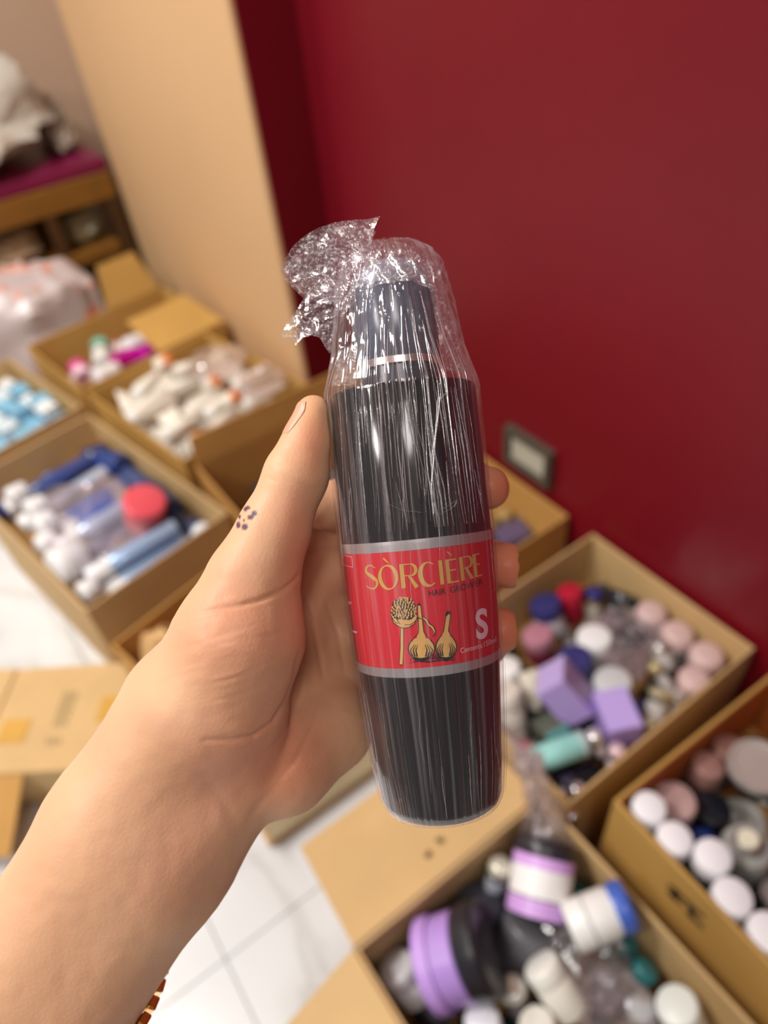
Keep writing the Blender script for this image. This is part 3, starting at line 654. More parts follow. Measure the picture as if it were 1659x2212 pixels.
lettering('HAIR  GROWER', zp([(988, 604), (1080, 592), (1170, 578), (1240, 562), (1340, 538), (1420, 515), (1500, 488)]), (-1.2, -13.2), 'black_lettering', m_blackp, label)
lettering('S', zp([(1436, 1004), (1548, 978)]), (-2, -61), 'white_letter', m_pinkp, label, bold=.03)
lettering('Contents:150ml', zp([(1290, 1140), (1380, 1118), (1480, 1090), (1560, 1060), (1625, 1030)]), (-1.2, -11), 'white_lettering', m_pinkp, label)
Q_ = Print(.00030)
Q_.strip(zp([(160, 212), (200, 220), (262, 232), (268, 280), (272, 328), (220, 318), (168, 300)]), .9)
for (a, b) in (((228, 650), (258, 668)), ((230, 668), (250, 678)), ((228, 912), (312, 942)), ((240, 924), (306, 950)), ((170, 232), (182, 236))): Q_.strip(zp([a, b]), 1.6)
Q_.make('white_lettering', m_pinkp, label)

# garlic drawing: tan shapes with black line work
T, K = Print(.00026), Print(.00031)
def closed(pts): return list(pts)+[pts[0]]
def bulb(cx, cy, rx, ry, neck):                 # garlic bulb with a long neck
    pts = []
    for a in np.linspace(62, -242, 40):
        x, y = cx+rx*math.cos(math.radians(a)), cy-ry*math.sin(math.radians(a)); pts.append((x, y))
    L_, R_ = neck; return pts, [(pts[-1]), L_[1], L_[0], R_[0], R_[1], pts[0]]
for cx, cy, rx, ry, nl, nr in ((918, 1095, 124, 108, [(880, 690), (893, 940)], [(912, 690), (940, 940)]), (1152, 1085, 98, 112, [(1152, 770), (1128, 930)], [(1192, 775), (1172, 930)])):
    pts, nk = bulb(cx, cy, rx, ry, (nl, nr)); T.fan(zp(pts))
    T.strip(zp([((nl[0][0]+nr[0][0])/2, nl[0][1]), ((nl[1][0]+nr[1][0])/2, nl[1][1]), ((nl[1][0]+nr[1][0])/2, nl[1][1]+70)]), np.array([38, 50, 96])/4.366)
    K.strip(zp(pts[2:-2]), 2.2); K.strip(zp([nl[0], nl[1], pts[-3]]), 1.3); K.strip(zp([nr[0], nr[1], pts[2]]), 1.3)
    for q in np.linspace(-.9, .9, 9):
        if abs(q) < .25: continue
        K.strip(zp([(cx+q*rx*.60, cy-ry*.35), (cx+q*rx*.95, cy+ry*.15), (cx+q*rx*.72, cy+ry*.72)]), [.6, 1.9, 3.2])
    K.strip(zp([(cx-rx*.7, cy+ry*.78), (cx, cy+ry*1.02), (cx+rx*.7, cy+ry*.74)]), [3, 9, 3])
    for q in range(12):
        x = cx-rx*.8+q*rx*1.6/11; K.strip(zp([(x, cy+ry*.85), (x+random.uniform(-16, 16), cy+ry*random.uniform(1.08, 1.28))]), [1.8, .5])
    K.strip(zp([nl[0], ((nl[0][0]+nr[0][0])/2, nl[0][1]-16), nr[0]]), [2, 4.5, 2])
K.strip(zp([(1145, 790), (1168, 755), (1195, 748)]), [3, 7, 3])
K.strip(zp([(800, 1236), (880, 1215), (1000, 1222), (1090, 1205), (1240, 1205)]), [.6, 2.4, 3.2, 2.4, .6])
for q in range(10): x = 1000+q*11; K.strip(zp([(x, 1130+(q % 3)*14), (x+random.uniform(-14, 14), 1195)]), [1.2, 2.2])
T.strip(zp([(735, 905), (733, 1080), (726, 1245)]), np.array([26, 28, 30])/4.366)                  # flower stem
K.strip(zp([(721, 905), (718, 1080), (708, 1248), (742, 1252), (748, 1080), (750, 905)]), 1.1)
T.fan(zp([(632, 790), (645, 740), (660, 660), (720, 610), (790, 612), (840, 660), (868, 740), (872, 800), (850, 860), (800, 895), (735, 905), (690, 880), (650, 850)]))
K.strip(zp([(632, 785), (650, 850), (690, 880), (735, 903), (800, 897), (850, 862), (900, 800)]), 1.5)
K.strip(zp([(760, 872), (810, 872), (850, 845), (890, 795)]), 1.2); K.strip(zp([(640, 800), (665, 845), (700, 862)]), 1.2); K.strip(zp([(690, 780), (690, 830), (720, 868)]), 1.3)
Tb = Print(.00036)
for q in range(95):                                             # florets: tan petals over a dark head
    a = random.uniform(0, 2*math.pi); rr = math.sqrt(random.random()); x = 752+rr*118*math.cos(a); y = 722-rr*112*math.sin(a)
    if y > 810: continue
    K.strip(zp([(x-13, y+3), (x+13, y+3)]), 6.2 if rr < .92 else 4)
for q in range(62):
    a = q*2.39996; rr = math.sqrt((q+.5)/62); x = 752+rr*118*math.cos(a); y = 718-rr*106*math.sin(a)
    if y > 815: continue
    lx = (x-752)/118*8; Tb.strip(zp([(x-lx*.6, y+13), (x, y), (x+lx, y-14)]), [1.0, 3.6, .7], .6)
T.strip(zp([(920, 800), (965, 828), (985, 868), (1020, 895), (1042, 935), (1040, 960)]), np.array([10, 18, 14, 20, 14, 4])/4.366)
K.strip(zp([(925, 796), (970, 815), (992, 858), (1030, 885), (1052, 930), (1042, 965), (1022, 985)]), [1, 1.6, 1.4, 1.7, 1.8, 2.2, .6]); K.strip(zp([(918, 812), (955, 840), (975, 880), (1010, 905), (1032, 940)]), [.8, 1.4, 1, 1.4, .8])
K.strip(zp([(880, 815), (935, 812)]), 1.2)
T.make('garlic_print', m_tanp, label); K.make('garlic_outline', m_blackp, label); Tb.make('flower_print', m_tanp, label)

# ------------------------------------------------------------------ clear film
def film(name, milk, rough=.10, tint=(.985, .965, .98), spec=1.0, mscale=(1, 1, 1), bstr=.5):
    m = bpy.data.materials.new(name); m.use_nodes = True; nt = m.node_tree; nt.nodes.clear(); N_ = nt.nodes.new; L_ = nt.links.new
    out = N_('ShaderNodeOutputMaterial'); tr = N_('ShaderNodeBsdfTransparent'); tr.inputs[0].default_value = (*tint, 1)
    gl = N_('ShaderNodeBsdfGlossy'); gl.inputs['Roughness'].default_value = rough; gl.inputs[0].default_value = (1, 1, 1, 1)
    tl = N_('ShaderNodeBsdfDiffuse'); tl.inputs[0].default_value = (.86, .80, .84, 1); t2 = N_('ShaderNodeBsdfTranslucent'); t2.inputs[0].default_value = (.86, .80, .84, 1); ad = N_('ShaderNodeMixShader'); ad.inputs[0].default_value = .4
    L_(tl.outputs[0], ad.inputs[1]); L_(t2.outputs[0], ad.inputs[2])
    tc = N_('ShaderNodeTexCoord'); mp_ = N_('ShaderNodeMapping'); mp_.inputs['Scale'].default_value = mscale; L_(tc.outputs['UV'], mp_.inputs['Vector'])
    n1 = N_('ShaderNodeTexNoise'); n1.inputs['Scale'].default_value = 1; n1.inputs['Detail'].default_value = 4; n1.inputs['Distortion'].default_value = .4; L_(mp_.outputs[0], n1.inputs['Vector'])
    bp = N_('ShaderNodeBump'); bp.inputs['Strength'].default_value = bstr; bp.inputs['Distance'].default_value = .0006; L_(n1.outputs['Fac'], bp.inputs['Height'])
    for s_ in (gl, tl): L_(bp.outputs[0], s_.inputs['Normal'])
    fr = N_('ShaderNodeFresnel'); fr.inputs[0].default_value = 1.5; L_(bp.outputs[0], fr.inputs['Normal'])
    mul = N_('ShaderNodeMath'); mul.operation = 'MULTIPLY'; mul.inputs[1].default_value = spec; mul.use_clamp = True; cl = N_('ShaderNodeMath'); cl.operation = 'MINIMUM'; cl.inputs[1].default_value = .16; L_(fr.outputs[0], cl.inputs[0]); L_(cl.outputs[0], mul.inputs[0])
    rp = N_('ShaderNodeMapRange'); rp.inputs[1].default_value = .50; rp.inputs[2].default_value = .74; rp.inputs[3].default_value = milk*.35; rp.inputs[4].default_value = milk*2.4; L_(n1.outputs['Fac'], rp.inputs[0])
    m1 = N_('ShaderNodeMixShader'); L_(rp.outputs[0], m1.inputs[0]); L_(tr.outputs[0], m1.inputs[1]); L_(ad.outputs[0], m1.inputs[2])
    m2 = N_('ShaderNodeMixShader'); L_(mul.outputs[0], m2.inputs[0]); L_(m1.outputs[0], m2.inputs[1]); L_(gl.outputs[0], m2.inputs[2]); L_(m2.outputs[0], out.inputs[0])
    return m
def with_uv(o, uv):
    l = o.data.uv_layers.new(name='UVMap'); li = np.empty(len(o.data.loops), np.int32); o.data.loops.foreach_get('vertex_index', li)
    l.data.foreach_set('uv', np.asarray(uv, np.float32)[li].ravel())
m_film = film('clear_film', .095, .09, spec=1.0, mscale=(80, 1.6, 1), bstr=.5)
m_ear = film('crumpled_film', .30, .10, spec=1.3, mscale=(14, 14, 1), bstr=.35)
m_fold = film('folded_film_glint', .42, .08, spec=3.5, mscale=(8, 8, 1), bstr=.2)
HS = [(-.0006, .0), (-.0007, .012), (.0, .0182), (.0035, .0202)]+[(s, body_r(s)+.0010) for s in (.015, .03, .047, .065, .088, .11, .13)]+[(.1362, .0256), (.1385, .0252), (.150, .0216), (.1588, .0200), (.168, .0179), (.178, .0152), (.1817, .0126), (.185, .0078), (.1866, .003), (.1868, .0008)]
HSs, HSr = np.array([a for a, _ in HS]), np.array([b for _, b in HS])
arcl = np.r_[0, np.cumsum(np.hypot(np.diff(HSs), np.diff(HSr)))]; na, nb = 300, 420
ta = np.linspace(0, arcl[-1], na); S_ = np.interp(ta, arcl, HSs)[:, None]; R_ = np.interp(ta, arcl, HSr)[:, None]; ph = np.linspace(0, 2*np.pi, nb+1)[None, :]
def ridge(x): return 1-np.abs(2*x-1)
def cyl(fq, fs, seed): return noise3(np.stack([np.cos(ph)*fq+S_*0, np.sin(ph)*fq+S_*0, S_*fs+ph*0], -1), 1, seed)
up_ = np.clip((S_-.134)/.02, 0, 1); top_ = np.clip((S_-.160)/.012, 0, 1)
dR = (ridge(cyl(9, 10, 1))-.5)*.00035+(ridge(cyl(26, 14, 2))-.5)*.00028+(ridge(cyl(46, 16, 6))-.5)*.00007
dR = dR+up_*((ridge(cyl(7, 60, 3))-.5)*.0016+(ridge(cyl(16, 160, 4))-.5)*.0007)+top_*((ridge(cyl(6, 260, 5))-.5)*.0022+(ridge(cyl(14, 420, 7))-.5)*.0010)
dR = dR*np.clip(R_/.01, 0, 1); dR = np.maximum(dR, -.0007)
Rr = R_+dR; ofs = up_*np.sin(ph)*0
pv = bpt(ph+S_*0, S_+Rr*0-top_*.004*np.clip(np.sin(ph+.0), -1, 1)**2*0, Rr); shift = (np.clip((S_-.14)/.045, 0, 1)*.0006)
pv = pv+shift[..., None]*ES
pv = pv[:, :-1].reshape(-1, 3); f = []
for i in range(na-1):
    for k in range(nb): a, b = i*nb+k, i*nb+(k+1) % nb; f.append((a, a+nb, b+nb, b))
wrap = mesh('film_wrap', W(pv)-BORG, f, m_film, bottle, 180)
uvw = np.stack([(ph[:, :-1]/(2*np.pi)+S_*0).ravel(), (S_/.19+ph[:, :-1]*0).ravel()], 1); with_uv(wrap, uvw)
def seam_fix(o):                              # keep the UV continuous over the back seam
    l = o.data.uv_layers[0].data; a = np.empty(len(l)*2, np.float32); l.foreach_get('uv', a); a = a.reshape(-1, 4, 2); big = (a[:, :, 0].max(1)-a[:, :, 0].min(1)) > .5
    u = a[:, :, 0]; u[big[:, None] & (u < .5)] += 1; a[:, :, 0] = u; l.foreach_set('uv', a.ravel())
seam_fix(wrap)
# folds: thin film pleats down the bottle, coloured whitish to paint in highlight streaks
fv, ff, fu = [], [], []
def fold(pts, wid, off=.0017):
    """pts: (phi, s) polyline on the wrap"""
    pts = np.array(pts, float); m_ = max(8, int(np.hypot((pts[-1, 0]-pts[0, 0])*.025, pts[-1, 1]-pts[0, 1])/.0016)); t = np.linspace(0, 1, m_); tt = np.linspace(0, 1, len(pts))
    phi, s = np.interp(t, tt, pts[:, 0]), np.interp(t, tt, pts[:, 1]); phi = phi+.004*np.sin(t*7+pts[0, 0]*40)
    r = np.interp(s, HSs[3:], HSr[3:])+off-.001; w_ = wid*(.35+.65*np.sin(np.pi*t)); k = len(fv)
    a = bpt(phi-w_/r/2, s, r); b = bpt(phi, s, r+w_*.5); c_ = bpt(phi+w_/r/2, s, r)
    sh = (np.clip((s-.14)/.045, 0, 1)*.0012)[:, None]*ES
    for i in range(m_): fv.extend([a[i]+sh[i], b[i]+sh[i], c_[i]+sh[i]]); fu.extend([(0, t[i]), (.5, t[i]), (1, t[i])])
    for i in range(m_-1):
        q = k+3*i; ff.extend([(q, q+1, q+4, q+3), (q+1, q+2, q+5, q+4)])
rr_ = random.Random(3)
for i in range(66):
    p0 = max(-1.4, min(1.4, rr_.gauss(.05, .55))); s1 = rr_.uniform(.105, .165); ln = rr_.uniform(.015, .06); s0 = max(.092, s1-ln)
    fold([(p0*1.0, s0), (p0*.95+rr_.uniform(-.03, .03), (s0+s1)/2), (p0*.89+rr_.uniform(-.05, .05), s1)], rr_.choice([.00014, .0002, .0003, .0005]))
for i in range(30):
    p0 = rr_.uniform(-1.45, 1.45); s1 = rr_.uniform(.02, .046) if i % 6 else rr_.uniform(.08, .12); ln = rr_.uniform(.015, .04); s0 = max(.004, s1-ln)
    fold([(p0, s0), (p0+rr_.uniform(-.05, .05), (s0+s1)/2), (p0+rr_.uniform(-.04, .04), s1)], rr_.choice([.00014, .0002, .0003]))
def px_fold(pts, wid):
    q = []
    for (u, v) in pts:
        phi, s, r = bcoords(onto([(u, v)], .001)[0]); q.append((phi, s))
    fold(q, wid)
px_fold([(836, 1086), (870, 1103), (920, 1108), (960, 1098), (984, 1080)], .0007); px_fold([(984, 1080), (978, 1096), (938, 1117), (930, 1050)], .0006)
px_fold([(942, 862), (940, 940), (930, 1060), (934, 1112)], .0006); px_fold([(950, 850), (930, 1000)], .0007); px_fold([(1000, 840), (960, 850), (944, 870)], .0008)
n0 = len(ff)  # strips from here on are near-white, painting the brightest glints by the shoulder
for i in range(44):
    p0 = rr_.gauss(.12, .38); s1 = rr_.uniform(.118, .160); ln = rr_.uniform(.012, .045); s0 = max(.094, s1-ln); fold([(p0, s0), (p0*.97, (s0+s1)/2), (p0*.92+rr_.uniform(-.03, .03), s1)], rr_.choice([.00012, .00016, .00024]))
fo = mesh('film_fold_and_glint', [tuple(x) for x in W(np.array(fv))-BORG], ff, m_fold, bottle, 60); with_uv(fo, fu); tag(fo, kind='stuff'); fo.data.materials.append(film('painted_film_glint', .9, .08, spec=5, mscale=(4, 4, 1), bstr=.1)); fo.data.polygons.foreach_set('material_index', [0 if i < n0 else 1 for i in range(len(ff))])
# twisted, crumpled end of the film, fanning out to the left
def lobe(name, pinch, outline, z0, z1, amp, seed, nt_=96, nr_=60):
    pinch, outline = np.array(pinch, float), np.array(outline, float)
    def rs(p, n_):
        sg = np.r_[0, np.cumsum(np.hypot(*np.diff(p, axis=0).T))]; t = np.linspace(0, sg[-1], n_); return np.stack([np.interp(t, sg, p[:, 0]), np.interp(t, sg, p[:, 1])], 1)
    a, b = rs(pinch, nt_), rs(outline, nt_); r = np.linspace(0, 1, nr_)[None, :, None]; px = a[:, None]*(1-r)+b[:, None]*r
    rr = np.linspace(0, 1, nr_)[None, :]; tt = np.linspace(0, 1, nt_)[:, None]
    q = np.stack([px[..., 0]*.022, px[..., 1]*.022, px[..., 0]*0+seed], -1); q2 = q*2.3
    z = z0+(z1-z0)*rr+amp*(.55*np.sin(tt*26+seed+2*np.sin(rr*5))*(1-.4*rr)+1.5*(ridge(noise3(q, 1, seed))-.5)+.9*(ridge(noise3(q2, 1, seed+3))-.5))
    z = z+.004*rr*np.sin(tt*math.pi+seed)
    wob = (np.stack([noise3(q2, 1, seed+5), noise3(q2, 1, seed+6)], -1)-.5)*10*np.minimum(rr*3, 1)[..., None]; px = px+wob*(1-rr[..., None]**6*.6)
    p = np.stack([(px[..., 0]-CX)/F*z, (px[..., 1]-CY)/F*z, z], -1).reshape(-1, 3)
    f = [(i*nr_+k, (i+1)*nr_+k, (i+1)*nr_+k+1, i*nr_+k+1) for i in range(nt_-1) for k in range(nr_-1)]
    o = mesh(name, W(p)-BORG, f, m_ear, bottle, 180); with_uv(o, np.stack([(px[..., 0]/100).ravel(), (px[..., 1]/100).ravel()], 1)); return o
lobe('film_twist', [(778, 575), (755, 590), (740, 610), (738, 640)], [(822, 468), (800, 472), (743, 477), (712, 482), (670, 500), (636, 528), (604, 580), (620, 609), (656, 648)], .222, .219, .0011, 1)
lobe('film_twist', [(800, 560), (765, 585), (745, 610), (742, 650)], [(812, 500), (770, 484), (725, 490), (680, 512), (640, 540), (612, 585), (640, 620), (665, 652)], .226, .229, .0013, 4)
lobe('film_twist', [(742, 610), (736, 650), (728, 690), (722, 720)], [(690, 600), (650, 655), (620, 696), (606, 726), (640, 746), (648, 712), (690, 730), (712, 764)], .224, .223, .0010, 7)
lobe('film_twist', [(822, 580), (800, 600), (775, 620), (760, 660)], [(800, 520), (770, 545), (735, 580), (735, 700)], .2135, .216, .0009, 9, 60, 40)
lobe('film_twist', [(905, 560), (932, 640), (946, 720), (960, 800)], [(942, 566), (968, 650), (988, 730), (1012, 810)], .2165, .224, .0011, 15, 110, 26)
lobe('film_twist', [(770, 745), (768, 780), (770, 830)], [(735, 750), (726, 790), (716, 835)], .2175, .224, .0008, 18, 50, 24)
lobe('film_twist', [(770, 555), (830, 535), (890, 540), (930, 570)], [(765, 628), (830, 612), (890, 606), (945, 632)], .2165, .2145, .0012, 21, 100, 40)
lobe('film_twist', [(800, 540), (845, 545), (900, 560), (935, 600)], [(795, 520), (845, 519), (900, 532), (945, 572)], .224, .232, .0008, 12, 80, 26)
# ------------------------------------------------------------------ shelving at the far end
m_mag = mat('magenta_shelf_board', (116, 10, 62), .4, noise=.06, nscale=6)
sh = thing('shelf_unit', 'wooden shelf unit with magenta top board left of beige column', 'shelf', (-2.98, -.15, 0))
def sx(name, x0, x1, y0, y1, z0, z1, m): return bx(name, x0+2.98, x1+2.98, y0+.15, y1+.15, z0, z1, m, sh, .004)
sx('shelf_board', -3.33, -2.715, -.98, .665, .565, .605, m_mag)
sx('front_rail', -2.745, -2.712, -.98, .665, .475, .563, m_wood)
sx('post', -2.76, -2.715, .40, .44, .335, .474, m_darkwood)
sx('post', -2.76, -2.715, .62, .665, .0, .474, m_darkwood)
sx('post', -2.76, -2.715, -.98, -.93, .0, .474, m_darkwood)
sx('front_rail', -2.745, -2.712, -.925, .615, .285, .333, m_wood)
sx('shelf_board', -3.33, -2.75, -.98, .615, .295, .325, m_wood)
sx('back_panel', -3.335, -3.33, -.98, .665, .0, .56, m_darkwood)
def crumple(name, label, cat, loc, size, m, seed, amp=.25, quat=None, group=None, sub=4, squash=None):
    """a crumpled bag or paper ball: lumpy closed sheet with sharp folds"""
    bm_ = bmesh.new(); bmesh.ops.create_icosphere(bm_, subdivisions=sub, radius=1); co = np.array([v.co for v in bm_.verts])
    r = 1+amp*(ridge(noise3(co, 1.7, seed))-.5)*1.5+amp*.8*(ridge(noise3(co, 4.1, seed+1))-.5)+amp*.35*(noise3(co, 9, seed+2)-.5)
    co = np.sign(co)*np.abs(co)**.8*r[:, None]; co = co*np.array(size); co[:, 2] = np.where(co[:, 2] < 0, co[:, 2]*.55, co[:, 2]); zmin = co[:, 2].min()
    for v, c_ in zip(bm_.verts, co): v.co = (c_[0], c_[1], c_[2]-zmin)
    me_ = bpy.data.meshes.new(name); bm_.to_mesh(me_); bm_.free(); o = link(name, me_, m, None, 25); o.location = loc
    if quat is not None: o.rotation_mode = 'QUATERNION'; o.rotation_quaternion = quat
    return tag(o, label, cat, group)
m_bag = mat('grey_white_plastic_sheet', (196, 190, 182), .35, noise=.08, nscale=30, bump=.3, bscale=40)
m_cfilm = film('clear_bag_film', .15, .12, spec=2.2, mscale=(6, 6, 1), bstr=.6)
m_bagor = mat('clear_bag_orange_print', (196, 176, 172), .25, noise=.05, nscale=20)
nt = m_bagor.node_tree; b_ = nt.nodes['Principled BSDF']; tc_ = nt.nodes.new('ShaderNodeTexCoord'); nn = nt.nodes.new('ShaderNodeTexNoise'); nn.inputs['Scale'].default_value = 14; nn.inputs['Detail'].default_value = 2
rr2 = nt.nodes.new('ShaderNodeValToRGB'); e = rr2.color_ramp.elements; e[0].position = .56; e[0].color = (*s2l((198, 184, 184)), 1); e[1].position = .64; e[1].color = (*s2l((226, 140, 110)), 1)
nt.links.new(tc_.outputs['Object'], nn.inputs['Vector']); nt.links.new(nn.outputs['Fac'], rr2.inputs['Fac']); nt.links.new(rr2.outputs['Color'], b_.inputs['Base Color'])
crumple('plastic_bundle', 'crumpled grey white plastic bundle on the magenta shelf board', 'bundle', (-2.95, .11, .606), (.22, .37, .21), m_bag, 3, .30)
crumple('plastic_bundle', 'low folded beige grey plastic bundle between white bundle and column', 'bundle', (-3.02, .59, .606), (.16, .045, .10), mat('beige_grey_sheet', (160, 144, 128), .4, noise=.08, nscale=20), 8, .25)
BE = mat('beige_wrapped_goods', (176, 148, 116), .45, noise=.1, nscale=18); OL = mat('olive_grey_film', (128, 116, 88), .3, noise=.1, nscale=12)
for i, (y, lab) in enumerate(((-.12, 'beige wrapped pack under magenta board, nearest the left picture edge'), (.08, 'beige wrapped pack under magenta board, second from the left edge'), (.28, 'beige wrapped pack under magenta board, next to the short dark post'), (.53, 'beige wrapped pack under magenta board, between short post and column'))):
    crumple('wrapped_pack', lab, 'pack', (-2.86, y, .326), (.085, .088 if i < 3 else .075, .075), BE if i != 3 else OL, 20+i, .18, group='wrapped packs on the lower shelf')
o = crumple('plastic_bag', 'clear bulging bag with orange print behind the pink bottles', 'bag', (-2.52, .20, .005), (.13, .22, .25), m_bagor, 31, .18)
crumple('plastic_bag', 'grey clear bag under the lower wooden rail beside raised flap', 'bag', (-2.53, .56, .005), (.11, .07, .17), mat('grey_clear_bag', (168, 162, 152), .3, noise=.1, nscale=14), 36, .2)
crumple('plastic_bag', 'pale pinkish bag at the left picture edge behind the cartons', 'bag', (-2.53, -.22, .005), (.12, .12, .25), mat('pale_pink_bag', (206, 178, 164), .35, noise=.08, nscale=14), 41, .2)

# ------------------------------------------------------------------ goods in carton F (mixed jars)
NAVY, WHT, CRM, PINK, LIL, TEAL, BLK, GRY, RED, GOLD = (52, 52, 110), (236, 236, 238), (232, 224, 206), (206, 176, 174), (164, 134, 208), (150, 210, 206), (28, 27, 32), (150, 150, 150), (176, 26, 52), (206, 180, 110)
JB = 'jar among the mixed goods beside the red wall'
good('jar', 'jar', 'clear jar with navy lid nearest carton corner by the fingers', 'jar', (1192, 1292), .272, (1205, 1352), .21, r=34, cap=.42, body=(206, 200, 206), capc=NAVY)
good('jar', 'jar', 'glossy red lidded jar between two navy lids', 'jar', (1240, 1280), .268, (1250, 1340), .20, r=27, cap=.5, body=(150, 20, 44), capc=RED)
good('dome', 'bottle', 'small bottle with navy cap and gold collar near carton back corner', 'bottle', (1282, 1285), .255, (1272, 1345), .19, r=20, cap=.35, body=CRM, capc=(48, 44, 120), collar=(214, 190, 120))
good('wide', 'bottle', 'black glossy bottle leaning in the middle of mixed jars', 'bottle', (1372, 1282), .25, (1335, 1360), .20, r=34, cap=.3, body=BLK, capc=(44, 44, 50), rough=.12, crough=.15)
good('wide', 'bottle', 'black wrapped bottle below the leaning black one', 'bottle', (1375, 1345), .245, (1320, 1405), .20, r=30, cap=.3, body=(22, 22, 26), capc=(36, 36, 40), rough=.1, crough=.1)
PK = [('bottle with round pink cap, topmost of four along carton wall', 1405, 1312, 33), ('bottle with round pink cap, second down along carton wall', 1482, 1340, 36), ('bottle with round pink cap, third down along carton wall', 1530, 1395, 37), ('bottle with round pink cap, lowest beside carton corner', 1502, 1452, 35)]
for lab, u, v, r in PK: good('dome', 'bottle', lab, 'bottle', (u, v), .268, None, None, r=r, cap=.42, body=(186, 176, 178), capc=PINK, length=.095, rough=.2, crough=.22, collar=(190, 188, 190), group='pink capped bottles')
good('jar', 'jar', 'dusky pink jar beside white rim near the fingertips', 'jar', (1160, 1368), .262, (1172, 1420), .20, r=33, cap=.4, body=(120, 30, 60), capc=(176, 120, 136))
good('jar', 'jar', 'white lidded jar behind the big navy lid', 'jar', (1284, 1388), .262, (1284, 1440), .20, r=37, cap=.45, body=(214, 206, 204), capc=WHT)
good('jar', 'jar', 'large navy lidded jar in the middle of mixed jars', 'jar', (1250, 1412), .276, (1262, 1474), .20, r=37, cap=.42, body=(96, 92, 120), capc=NAVY)
good('dome', 'bottle', 'tiny red capped bottle above purple box', 'bottle', (1203, 1440), .262, (1212, 1480), .22, r=14, cap=.4, body=(150, 60, 70), capc=(200, 70, 84))
good('jar', 'jar', 'grey white lidded jar above the square purple box', 'jar', (1326, 1470), .262, (1322, 1525), .20, r=40, cap=.4, body=(178, 178, 182), capc=(202, 204, 206), rough=.15)
good('pack', 'paper_box', 'lilac paper box tilted, nearest the held bottle', 'box', (1205, 1498), .285, (1272, 1572), .23, r=48, body=(172, 148, 208), capc=(192, 172, 228), spin=.5)
good('pack', 'paper_box', 'square lilac paper box beside glass bottles, facing up', 'box', (1338, 1545), .288, (1330, 1590), .225, r=50, body=(168, 144, 214), capc=(186, 164, 230), spin=.35)
good('wide', 'tube', 'teal cylinder with grey end lying below the lilac boxes', 'tube', (1285, 1600), .27, (1170, 1640), .262, r=29, cap=.12, body=TEAL, capc=(176, 186, 190), rough=.3)
good('pack', 'paper_box', 'dark olive box edged teal behind teal cylinder', 'box', (1215, 1590), .25, (1175, 1560), .22, r=28, body=(92, 96, 86), capc=(110, 178, 176))
good('dome', 'bottle', 'small bottle with silver cap between teal cylinder and lilac box', 'bottle', (1288, 1596), .285, (1306, 1640), .24, r=17, cap=.5, body=(190, 180, 186), capc=(236, 236, 240), cmetal=.7, crough=.15)
good('dome', 'bottle', 'small bottle with pearly pink cap below square lilac box', 'bottle', (1357, 1630), .275, (1345, 1672), .23, r=18, cap=.5, body=(206, 186, 196), capc=(236, 206, 214), crough=.12, cmetal=.3)
good('wide', 'bottle', 'white bottle touching the film at held bottle edge', 'bottle', (1093, 1436), .27, (1096, 1500), .20, r=32, cap=.35, body=WHT, capc=(240, 240, 236))
good('wide', 'bottle', 'large cream bottle beside held bottle below white one', 'bottle', (1100, 1505), .275, (1118, 1610), .20, r=46, cap=.3, body=(214, 206, 196), capc=(228, 222, 212))
good('tube', 'tube', 'cream tube standing between white bottle and lilac box', 'tube', (1142, 1450), .27, (1158, 1530), .22, r=20, cap=.2, body=CRM, capc=(240, 236, 222))
GL = [('gold shouldered glass bottle lying below pink caps', (1412, 1432), (1452, 1492), 14, (220, 206, 150)), ('clear glass bottle with silver collar, uppermost right of black bottles', (1425, 1382), (1445, 1440), 20, (196, 190, 190)),
      ('gold capped glass bottle right of the square lilac box', (1432, 1510), (1412, 1580), 26, (220, 214, 176)), ('silver capped glass bottle against carton wall, below pink caps', (1472, 1490), (1452, 1550), 22, (216, 212, 206)), ('clear glass bottle with pale gold cap, lowest along carton wall', (1405, 1560), (1390, 1612), 17, (226, 222, 190))]
for lab, a_, b2, r, c_ in GL: good('dome', 'bottle', lab, 'bottle', a_, .26, b2, .225, r=r, cap=.4, body=(184, 178, 176), capc=c_, rough=.12, crough=.15, cmetal=.6, group='glass bottles with metal caps')
good('jar', 'jar', 'small navy jar between grey lid and gold cap', 'jar', (1384, 1525), .24, (1378, 1560), .20, r=26, cap=.4, body=(50, 44, 80), capc=(62, 56, 120))
good('wide', 'bottle', 'dark purple bottle below the teal cylinder', 'bottle', (1190, 1700), .225, (1270, 1660), .21, r=28, cap=.3, body=(40, 34, 48), capc=(54, 46, 62), rough=.12)
good('wide', 'bottle', 'dark violet bottle in the lowest corner of mixed jars carton', 'bottle', (1225, 1725), .22, (1300, 1690), .21, r=26, cap=.3, body=(32, 30, 40), capc=(70, 62, 84), rough=.12)
for lab, u, v, r in (('small silver cap bottle just above carton corner', 1236, 1755, 14), ('small silver cap bottle upper left of carton corner', 1208, 1715, 15), ('brightest small silver cap bottle below teal cylinder', 1276, 1697, 17)):
    good('dome', 'bottle', lab, 'bottle', (u, v), .265, None, None, r=r, cap=.4, body=(120, 112, 124), capc=(226, 226, 230), cmetal=.85, crough=.12, length=.07, group='small silver capped bottles')
good('jar', 'jar', 'crimson lidded little jar beside the held bottle near film bag', 'jar', (1125, 1632), .262, (1130, 1670), .21, r=22, cap=.45, body=(130, 30, 50), capc=(190, 44, 72))
good('wide', 'bottle', 'dark brown bottle behind crimson jar', 'bottle', (1160, 1590), .23, (1120, 1600), .21, r=24, cap=.3, body=(52, 42, 40), capc=(60, 52, 50), rough=.15)
